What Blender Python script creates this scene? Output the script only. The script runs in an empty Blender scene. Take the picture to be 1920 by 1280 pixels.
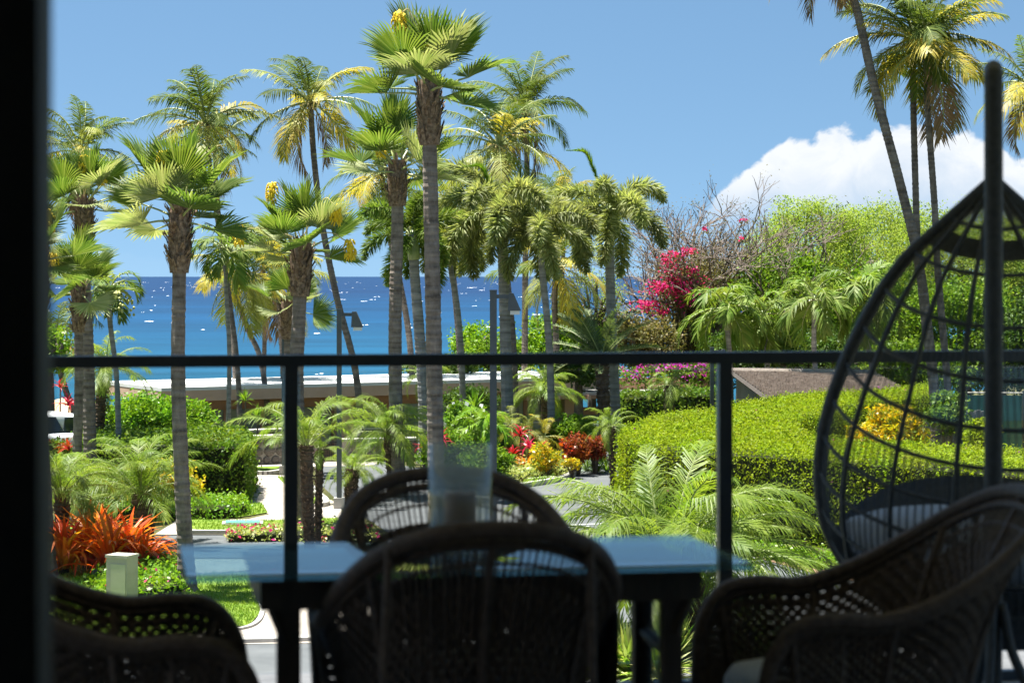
import bpy, math, random
import numpy as np
from mathutils import Vector, Matrix

R = math.radians
sc = bpy.context.scene

# ------------------------------------------------------------------ camera, world, sun, exposure
F = 4200.0            # focal length in photo pixels (1920 wide)
CX, HY, CZ = 960.0, 518.0, 5.5
cam_d = bpy.data.cameras.new("camera")
cam = bpy.data.objects.new("camera", cam_d)
sc.collection.objects.link(cam)
cam.location = (0, 0, CZ)
cam.rotation_euler = (R(90), 0, 0)
cam_d.sensor_width = 36.0
cam_d.lens = F / 1920.0 * 36.0
cam_d.shift_y = -(640.0 - HY) / 1920.0
cam_d.clip_start = 0.05
cam_d.clip_end = 90000
cam_d.dof.use_dof = True
cam_d.dof.focus_distance = 50.0
cam_d.dof.aperture_fstop = 5.8
cam_d.dof.aperture_blades = 0
sc.camera = cam

SKY_LIFT = 0.20
SUN = Vector((-0.24, 0.07, 1.0)).normalized()     # direction towards the sun
world = bpy.data.worlds.new("World")
sc.world = world
world.use_nodes = True
wn, wl = world.node_tree.nodes, world.node_tree.links
for n in list(wn): wn.remove(n)
def wnode(t, **kw):
    n = wn.new(t)
    for k, v in kw.items(): setattr(n, k, v)
    return n
w_out = wnode("ShaderNodeOutputWorld")
w_bg = wnode("ShaderNodeBackground"); w_bg.inputs[1].default_value = 0.050
sky = wnode("ShaderNodeTexSky", sky_type='NISHITA', sun_disc=False)
sky.sun_elevation = math.asin(SUN.z)
sky.sun_rotation = math.atan2(SUN.x, SUN.y)
sky.altitude = 0.0; sky.air_density = 1.0; sky.dust_density = 0.25; sky.ozone_density = 2.6
def wmath(op, a, b=None, c=None, clamp=False):
    n = wnode("ShaderNodeMath", operation=op); n.use_clamp = clamp
    for i, v in enumerate((a, b, c)):
        if v is None: continue
        if isinstance(v, (int, float)): n.inputs[i].default_value = v
        else: wl.new(v, n.inputs[i])
    return n.outputs[0]
def wsmooth(x, a, b):
    n = wnode("ShaderNodeMapRange", interpolation_type='SMOOTHSTEP')
    wl.new(x, n.inputs[0]); n.inputs[1].default_value = a; n.inputs[2].default_value = b
    return n.outputs[0]
tc = wnode("ShaderNodeTexCoord")
sep = wnode("ShaderNodeSeparateXYZ"); wl.new(tc.outputs['Generated'], sep.inputs[0])
az = wmath('ARCTAN2', sep.outputs[0], sep.outputs[1])
el = wmath('ARCSINE', sep.outputs[2])
comb = wnode("ShaderNodeCombineXYZ")
wl.new(az, comb.inputs[0]); wl.new(wmath('MULTIPLY', el, 1.25), comb.inputs[1])
def wnoise(scale, detail, rough, loc=(0, 0, 0), dist=0.0):
    mp = wnode("ShaderNodeMapping"); mp.inputs[1].default_value = loc
    wl.new(comb.outputs[0], mp.inputs[0])
    n = wnode("ShaderNodeTexNoise"); n.inputs['Scale'].default_value = scale
    n.inputs['Detail'].default_value = detail; n.inputs['Roughness'].default_value = rough
    n.inputs['Distortion'].default_value = dist
    wl.new(mp.outputs[0], n.inputs['Vector'])
    return n.outputs['Fac']
# cumulus bank standing on the sea horizon: top height follows the azimuth, cauliflower edge from noise
ramp = wnode("ShaderNodeFloatCurve")
cv = ramp.mapping.curves[0]
def wpt(i, x, y):
    if i < 2: cv.points[i].location = (x, y)
    else: cv.points.new(x, y)
# az from -pi..pi mapped 0..1 ; value = top elevation /0.1 rad
prof = [(-math.pi, .35), (-2.2, .55), (-1.4, .2), (-.7, .45), (-.35, .12), (.05, .14), (.080, .22), (.098, .46), (.112, .60), (.14, .655), (.178, .665),
        (.21, .60), (.235, .50), (.30, .62), (.6, .3), (1.2, .6), (2.0, .3), (math.pi, .35)]
pts = [((a + math.pi) / (2 * math.pi), v) for a, v in prof]
cv.points[0].location = pts[0]; cv.points[1].location = pts[-1]
for p in pts[1:-1]: cv.points.new(*p)
for p in cv.points: p.handle_type = 'AUTO'
ramp.mapping.update()
wl.new(wmath('DIVIDE', wmath('ADD', az, math.pi), 2 * math.pi), ramp.inputs['Value'])
top = wmath('MULTIPLY', ramp.outputs[0], 0.1)
puff = wnoise(46, 7, .55, (3.1, 1.7, 0), .3)
puff2 = wnoise(14, 4, .5, (7.7, 2.2, 0))
edge = wmath('ADD', top, wmath('MULTIPLY', wmath('SUBTRACT', puff, .5), .026))
edge = wmath('ADD', edge, wmath('MULTIPLY', wmath('SUBTRACT', puff2, .5), .010))
d = wmath('SUBTRACT', edge, el)
mask = wsmooth(d, 0.0, .0035)
low = wsmooth(el, .014, .046)                       # bank dissolves into pale air towards the horizon
strength = wsmooth(ramp.outputs[0], .20, .46)
mask = wmath('MULTIPLY', wmath('MULTIPLY', mask, wmath('ADD', wmath('MULTIPLY', low, .84), .10)), wmath('ADD', wmath('MULTIPLY', strength, .75), .25))
shade = wmath('ADD', wmath('MULTIPLY', wsmooth(d, .003, .030), -.34), wmath('MULTIPLY', wmath('SUBTRACT', wnoise(30, 6, .6, (1, 4, 0), .8), .5), 1.5))
cl = wnode("ShaderNodeMix", data_type='RGBA')
cl.inputs['A'].default_value = (6.3, 6.45, 6.6, 1); cl.inputs['B'].default_value = (4.3, 5.0, 5.9, 1)
wl.new(wmath('MULTIPLY', shade, -1.6, clamp=True), cl.inputs['Factor'])
mix = wnode("ShaderNodeMix", data_type='RGBA')
hs = wnode("ShaderNodeHueSaturation"); hs.inputs['Saturation'].default_value = 1.05; hs.inputs['Hue'].default_value = 0.488
wl.new(sky.outputs[0], hs.inputs['Color'])
lift = wnode("ShaderNodeCombineXYZ"); wl.new(sep.outputs[0], lift.inputs[0]); wl.new(sep.outputs[1], lift.inputs[1])
wl.new(wmath('ADD', wmath('MULTIPLY', wmath('ABSOLUTE', sep.outputs[2]), 1.6), SKY_LIFT), lift.inputs[2])
nrm = wnode("ShaderNodeVectorMath", operation='NORMALIZE'); wl.new(lift.outputs[0], nrm.inputs[0])
wl.new(nrm.outputs[0], sky.inputs[0])     # very clear trade-wind air: no yellow band at the horizon
wl.new(mask, mix.inputs['Factor']); wl.new(hs.outputs[0], mix.inputs['A']); wl.new(cl.outputs['Result'], mix.inputs['B'])
wl.new(mix.outputs['Result'], w_bg.inputs[0]); wl.new(w_bg.outputs[0], w_out.inputs[0])

sun_d = bpy.data.lights.new("sun", 'SUN'); sun_d.energy = 5.0; sun_d.angle = R(0.53); sun_d.color = (1, .955, .88)
sun = bpy.data.objects.new("sun", sun_d); sc.collection.objects.link(sun)
sun.location = (0, 0, 60); sun.rotation_euler = SUN.to_track_quat('Z', 'Y').to_euler()

sc.view_settings.view_transform = 'Standard'; sc.view_settings.look = 'None'
sc.view_settings.gamma = 1.0; sc.view_settings.exposure = 1.68
sc.cycles.max_bounces = 6; sc.cycles.transparent_max_bounces = 24; sc.cycles.diffuse_bounces = 2
sc.cycles.glossy_bounces = 3; sc.cycles.transmission_bounces = 6
sc.cycles.caustics_reflective = False; sc.cycles.caustics_refractive = False
sc.cycles.sample_clamp_indirect = 6.0

rng = np.random.default_rng(7)
random.seed(7)

# ------------------------------------------------------------------ helpers
def terr(x, y):
    """height of the ground: level garden, falling to the shore"""
    def ss(a, b, v):
        t = np.clip((v - a) / (b - a), 0, 1); return t * t * (3 - 2 * t)
    sh = 60 * ss(8, 40, x)
    return -1.35 * ss(67 + sh * .5, 76 + sh * .5, y) - 1.0 * ss(90 + sh, 104 + sh, y) - 5.5 * ss(104 + sh, 132 + sh, y)
def P(px, py, D):
    return Vector(((px - CX) / F * D, D, CZ - (py - HY) / F * D))
def G(px, py, z=0.0):
    D = (CZ - z) * F / (py - HY)
    return Vector(((px - CX) / F * D, D, z))
def Dy(py, z=0.0): return (CZ - z) * F / (py - HY)

def link(o): sc.collection.objects.link(o); return o
def tag(o, label=None, cat=None, group=None, kind=None):
    if label: o["label"] = label
    if cat: o["category"] = cat
    if group: o["group"] = group
    if kind: o["kind"] = kind
    return o
def thing(name, label, cat, loc=(0, 0, 0), rz=0.0, group=None):
    o = bpy.data.objects.new(name, None); link(o)
    o.empty_display_size = .2
    o.location = loc; o.rotation_euler = (0, 0, rz)
    return tag(o, label, cat, group)
def inst(name, me, parent=None, loc=(0, 0, 0), rot=(0, 0, 0), scale=1.0, kind=None):
    o = bpy.data.objects.new(name, me); link(o)
    o.parent = parent; o.location = loc; o.rotation_euler = rot
    o.scale = (scale,) * 3 if isinstance(scale, (int, float)) else scale
    if kind: o["kind"] = kind
    return o

class MB:
    """collects polygons; build() makes one mesh object"""
    def __init__(s): s.v = []; s.f = []; s.m = []; s.cur = 0
    def poly(s, pts):
        b = len(s.v); s.v += [tuple(p) for p in pts]; s.f.append(tuple(range(b, b + len(pts)))); s.m.append(s.cur)
    def box(s, c, size, rz=0.0, M=None):
        cx, cy, cz = c; hx, hy, hz = size[0] / 2, size[1] / 2, size[2] / 2
        b = len(s.v); ca, sa = math.cos(rz), math.sin(rz)
        for x, y, z in ((-1,-1,-1),(1,-1,-1),(1,1,-1),(-1,1,-1),(-1,-1,1),(1,-1,1),(1,1,1),(-1,1,1)):
            X, Y, Z = x * hx, y * hy, z * hz
            s.v.append((cx + X * ca - Y * sa, cy + X * sa + Y * ca, cz + Z))
        for f in ((0,3,2,1),(4,5,6,7),(0,1,5,4),(1,2,6,5),(2,3,7,6),(3,0,4,7)):
            s.f.append(tuple(b + i for i in f)); s.m.append(s.cur)
        return s
    def tube(s, pts, rad, n=8, caps=True, flat=1.0):
        pts = [Vector(p) for p in pts]; N = len(pts)
        rad = [rad] * N if isinstance(rad, (int, float)) else list(rad)
        b = len(s.v); up = Vector((0, 0, 1)); prev = None
        for i, p in enumerate(pts):
            t = (pts[min(i + 1, N - 1)] - pts[max(i - 1, 0)])
            t = t.normalized() if t.length > 1e-9 else up
            if prev is None:
                a = t.cross(up) if abs(t.z) < .97 else t.cross(Vector((0, 1, 0)))
            else:
                a = prev - t * prev.dot(t)
                if a.length < 1e-6: a = t.cross(up)
            a.normalize(); prev = a; c = t.cross(a)
            for j in range(n):
                an = 2 * math.pi * j / n
                s.v.append(tuple(p + (a * math.cos(an) + c * math.sin(an) * flat) * rad[i]))
        for i in range(N - 1):
            for j in range(n):
                k = (j + 1) % n
                s.f.append((b + i * n + j, b + i * n + k, b + (i + 1) * n + k, b + (i + 1) * n + j)); s.m.append(s.cur)
        if caps:
            s.f.append(tuple(b + j for j in range(n))[::-1]); s.m.append(s.cur)
            s.f.append(tuple(b + (N - 1) * n + j for j in range(n))); s.m.append(s.cur)
        return s
    def lathe(s, prof, n=24, c=(0, 0, 0)):
        b = len(s.v)
        for r, z in prof:
            for j in range(n):
                an = 2 * math.pi * j / n
                s.v.append((c[0] + r * math.cos(an), c[1] + r * math.sin(an), c[2] + z))
        for i in range(len(prof) - 1):
            for j in range(n):
                k = (j + 1) % n
                s.f.append((b + i * n + j, b + i * n + k, b + (i + 1) * n + k, b + (i + 1) * n + j)); s.m.append(s.cur)
        return s
    def prism(s, poly, z0, z1):
        n = len(poly); b = len(s.v)
        area = sum(poly[i][0] * poly[(i + 1) % n][1] - poly[(i + 1) % n][0] * poly[i][1] for i in range(n))
        if area < 0: poly = poly[::-1]
        s.v += [(p[0], p[1], z0) for p in poly] + [(p[0], p[1], z1) for p in poly]
        s.f.append(tuple(range(b, b + n))[::-1]); s.f.append(tuple(range(b + n, b + 2 * n))); s.m += [s.cur] * 2
        for i in range(n):
            j = (i + 1) % n
            s.f.append((b + i, b + j, b + n + j, b + n + i)); s.m.append(s.cur)
        return s
    def mesh(s, name, mats, smooth=False):
        me = bpy.data.meshes.new(name); me.from_pydata(s.v, [], s.f)
        mats = mats if isinstance(mats, (list, tuple)) else [mats]
        for m in mats: me.materials.append(m)
        if len(mats) > 1: me.polygons.foreach_set("material_index", s.m)
        if smooth: me.polygons.foreach_set("use_smooth", [True] * len(s.f))
        me.update(); return me
    def build(s, name, mats, parent=None, smooth=False, kind=None, **kw):
        return inst(name, s.mesh(name, mats, smooth), parent, kind=kind, **kw)

def arr_mesh(name, V, faces_n, mat, smooth=False):
    """V: (n, k, 3) array of separate k-gons; faces_n = k"""
    n = V.shape[0]; k = faces_n
    me = bpy.data.meshes.new(name)
    me.vertices.add(n * k); me.vertices.foreach_set("co", V.reshape(-1).astype(np.float32))
    me.loops.add(n * k); me.loops.foreach_set("vertex_index", np.arange(n * k, dtype=np.int32))
    me.polygons.add(n); me.polygons.foreach_set("loop_start", np.arange(0, n * k, k, dtype=np.int32))
    me.polygons.foreach_set("loop_total", np.full(n, k, dtype=np.int32))
    me.materials.append(mat); me.update(calc_edges=True)
    return me
def unit(a): return a / (np.linalg.norm(a, axis=-1, keepdims=True) + 1e-9)
def leaf_cloud(name, pts, mat, L, W, nrm=None, up=.35, rnd=1.0, seed=0):
    """one diamond leaf per point; nrm pulls the blades to face along it"""
    r = np.random.default_rng(seed); n = len(pts)
    N = unit(r.normal(size=(n, 3)) * rnd + np.array([0, 0, up]) + (0 if nrm is None else nrm))
    a = unit(np.cross(N, r.normal(size=(n, 3)))); b = np.cross(N, a)
    s = r.uniform(.65, 1.3, (n, 1))
    a = a * L * s; b = b * W * s
    V = np.stack([pts - a * .5, pts + b * .5 + N * W * .1, pts + a * .5, pts - b * .5 + N * W * .1], 1)
    return arr_mesh(name, V, 4, mat)
def catmull(pts, m=8):
    pts = [Vector(p) for p in pts]
    if len(pts) < 3:
        return [pts[0].lerp(pts[-1], i / m) for i in range(m + 1)]
    q = [pts[0] * 2 - pts[1]] + pts + [pts[-1] * 2 - pts[-2]]; out = []
    for i in range(1, len(q) - 2):
        for j in range(m):
            t = j / m; p0, p1, p2, p3 = q[i - 1], q[i], q[i + 1], q[i + 2]
            out.append(.5 * ((2 * p1) + (p2 - p0) * t + (2 * p0 - 5 * p1 + 4 * p2 - p3) * t * t + (3 * p1 - p0 - 3 * p2 + p3) * t ** 3))
    out.append(pts[-1]); return out

# ------------------------------------------------------------------ materials
def new_mat(name):
    m = bpy.data.materials.new(name); m.use_nodes = True
    nt = m.node_tree
    for n in list(nt.nodes): nt.nodes.remove(n)
    out = nt.nodes.new("ShaderNodeOutputMaterial")
    return m, nt, nt.nodes, nt.links, out
def ramp_node(nt, fac, stops):
    r = nt.nodes.new("ShaderNodeValToRGB"); e = r.color_ramp.elements
    while len(e) < len(stops): e.new(.5)
    for i, (p, c) in enumerate(stops): e[i].position = p; e[i].color = (*c, 1)
    nt.links.new(fac, r.inputs[0]); return r.outputs[0]
def noise_node(nt, scale, detail=4, rough=.55, vec=None, stretch=None, coord='Object'):
    t = nt.nodes.new("ShaderNodeTexCoord"); n = nt.nodes.new("ShaderNodeTexNoise")
    n.inputs['Scale'].default_value = scale; n.inputs['Detail'].default_value = detail; n.inputs['Roughness'].default_value = rough
    src = t.outputs[coord]
    if stretch:
        mp = nt.nodes.new("ShaderNodeMapping"); mp.inputs[3].default_value = stretch
        nt.links.new(src, mp.inputs[0]); src = mp.outputs[0]
    nt.links.new(src, n.inputs['Vector']); return n.outputs['Fac']
def surf(name, c1, c2=None, rough=.7, scale=6.0, bump=0.0, stretch=None, metal=0.0, spec=.5, detail=5, coord='Object', lo=.35, hi=.65, bscale=None):
    m, nt, N, L, out = new_mat(name)
    p = N.new("ShaderNodeBsdfPrincipled")
    c2 = c2 or c1
    fac = noise_node(nt, scale, detail, .6, stretch=stretch, coord=coord)
    L.new(ramp_node(nt, fac, [(lo, c1), (hi, c2)]), p.inputs['Base Color'])
    p.inputs['Roughness'].default_value = rough; p.inputs['Metallic'].default_value = metal
    p.inputs['Specular IOR Level'].default_value = spec
    if bump:
        b = N.new("ShaderNodeBump"); b.inputs['Strength'].default_value = bump; b.inputs['Distance'].default_value = .02
        f2 = noise_node(nt, bscale or scale * 4, 4, .6, stretch=stretch, coord=coord)
        L.new(f2, b.inputs['Height']); L.new(b.outputs[0], p.inputs['Normal'])
    L.new(p.outputs[0], out.inputs[0]); return m
def leaf(name, cols, trans=.4, rough=.42, spec=.4, objvar=.25, tcol=1.25, brown=None):
    """foliage: colour picked per leaf, thin and translucent"""
    m, nt, N, L, out = new_mat(name)
    g = N.new("ShaderNodeNewGeometry"); oi = N.new("ShaderNodeObjectInfo")
    col = ramp_node(nt, g.outputs['Random Per Island'], [(i / max(1, len(cols) - 1), c) for i, c in enumerate(cols)])
    hv = N.new("ShaderNodeHueSaturation")
    mr = N.new("ShaderNodeMapRange"); mr.inputs[3].default_value = 1 - objvar; mr.inputs[4].default_value = 1 + objvar
    L.new(oi.outputs['Random'], mr.inputs[0]); L.new(mr.outputs[0], hv.inputs['Value'])
    tcn = N.new("ShaderNodeTexCoord"); pn = N.new("ShaderNodeTexNoise"); pn.inputs['Scale'].default_value = 1.7; pn.inputs['Detail'].default_value = 3
    L.new(g.outputs['Position'], pn.inputs['Vector'])
    pm = N.new("ShaderNodeMapRange"); pm.inputs[1].default_value = .3; pm.inputs[2].default_value = .7; pm.inputs[3].default_value = .478; pm.inputs[4].default_value = .515
    L.new(pn.outputs['Fac'], pm.inputs[0]); L.new(pm.outputs[0], hv.inputs['Hue'])
    if brown:        # worn, browned patches with a shape of their own
        bn = N.new("ShaderNodeTexNoise"); bn.inputs['Scale'].default_value = .9; bn.inputs['Detail'].default_value = 5; bn.inputs['Roughness'].default_value = .65
        L.new(g.outputs['Position'], bn.inputs['Vector'])
        bm = N.new("ShaderNodeMapRange"); bm.inputs[1].default_value = .56; bm.inputs[2].default_value = .70; bm.inputs[4].default_value = brown; L.new(bn.outputs['Fac'], bm.inputs[0])
        bx = N.new("ShaderNodeMix"); bx.data_type = 'RGBA'; L.new(bm.outputs[0], bx.inputs['Factor']); L.new(col, bx.inputs['A']); bx.inputs['B'].default_value = (.20, .15, .05, 1)
        col = bx.outputs['Result']
    L.new(col, hv.inputs['Color'])
    p = N.new("ShaderNodeBsdfPrincipled"); p.inputs['Roughness'].default_value = rough; p.inputs['Specular IOR Level'].default_value = spec
    L.new(hv.outputs[0], p.inputs['Base Color'])
    t = N.new("ShaderNodeBsdfTranslucent")
    mul = N.new("ShaderNodeMix"); mul.data_type = 'RGBA'; mul.blend_type = 'MULTIPLY'; mul.inputs['Factor'].default_value = 1
    L.new(hv.outputs[0], mul.inputs['A']); mul.inputs['B'].default_value = (tcol * 1.1, tcol * 1.1, tcol * .55, 1)
    L.new(mul.outputs['Result'], t.inputs[0])
    mx = N.new("ShaderNodeMixShader"); mx.inputs[0].default_value = trans
    L.new(p.outputs[0], mx.inputs[1]); L.new(t.outputs[0], mx.inputs[2]); L.new(mx.outputs[0], out.inputs[0])
    return m
def bark(name, dark, light, ring=9.0, ringamt=.6):
    m, nt, N, L, out = new_mat(name)
    t = N.new("ShaderNodeTexCoord")
    n1 = noise_node(nt, 3.2, 8, .72, stretch=(1.6, 1.6, .8))
    n2 = noise_node(nt, ring, 3, .6, stretch=(.12, .12, 1.0))
    a = N.new("ShaderNodeMath"); a.operation = 'MULTIPLY_ADD'; L.new(n2, a.inputs[0]); a.inputs[1].default_value = ringamt
    b = N.new("ShaderNodeMath"); b.operation = 'MULTIPLY'; L.new(n1, b.inputs[0]); b.inputs[1].default_value = 1 - ringamt
    L.new(b.outputs[0], a.inputs[2])
    p = N.new("ShaderNodeBsdfPrincipled"); p.inputs['Roughness'].default_value = .9; p.inputs['Specular IOR Level'].default_value = .15
    L.new(ramp_node(nt, a.outputs[0], [(.36, dark), (.5, tuple((x + y) / 2 for x, y in zip(dark, light))), (.64, light)]), p.inputs['Base Color'])
    bp = N.new("ShaderNodeBump"); bp.inputs['Strength'].default_value = .8; bp.inputs['Distance'].default_value = .03
    L.new(a.outputs[0], bp.inputs['Height']); L.new(bp.outputs[0], p.inputs['Normal'])
    L.new(p.outputs[0], out.inputs[0]); return m
def glass(name, tint, ior=1.5, rough=0.0, haze=0.0):
    """thin clear pane: sees straight through, mirrors by Fresnel"""
    m, nt, N, L, out = new_mat(name)
    fr = N.new("ShaderNodeFresnel"); ge = N.new("ShaderNodeNewGeometry")
    mi = N.new("ShaderNodeMix"); mi.data_type = 'FLOAT'; mi.inputs['A'].default_value = ior; mi.inputs['B'].default_value = 1 / ior
    L.new(ge.outputs['Backfacing'], mi.inputs['Factor']); L.new(mi.outputs['Result'], fr.inputs[0])
    tr = N.new("ShaderNodeBsdfTransparent"); tr.inputs[0].default_value = (*tint, 1)
    gl = N.new("ShaderNodeBsdfGlossy"); gl.inputs['Roughness'].default_value = rough
    mx = N.new("ShaderNodeMixShader"); L.new(fr.outputs[0], mx.inputs[0])
    first = tr.outputs[0]
    if haze:
        df = N.new("ShaderNodeBsdfTranslucent"); df.inputs[0].default_value = (.82, .88, .87, 1)
        m2 = N.new("ShaderNodeMixShader"); m2.inputs[0].default_value = haze
        L.new(tr.outputs[0], m2.inputs[1]); L.new(df.outputs[0], m2.inputs[2]); first = m2.outputs[0]
    L.new(first, mx.inputs[1]); L.new(gl.outputs[0], mx.inputs[2]); L.new(mx.outputs[0], out.inputs[0])
    return m

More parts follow.
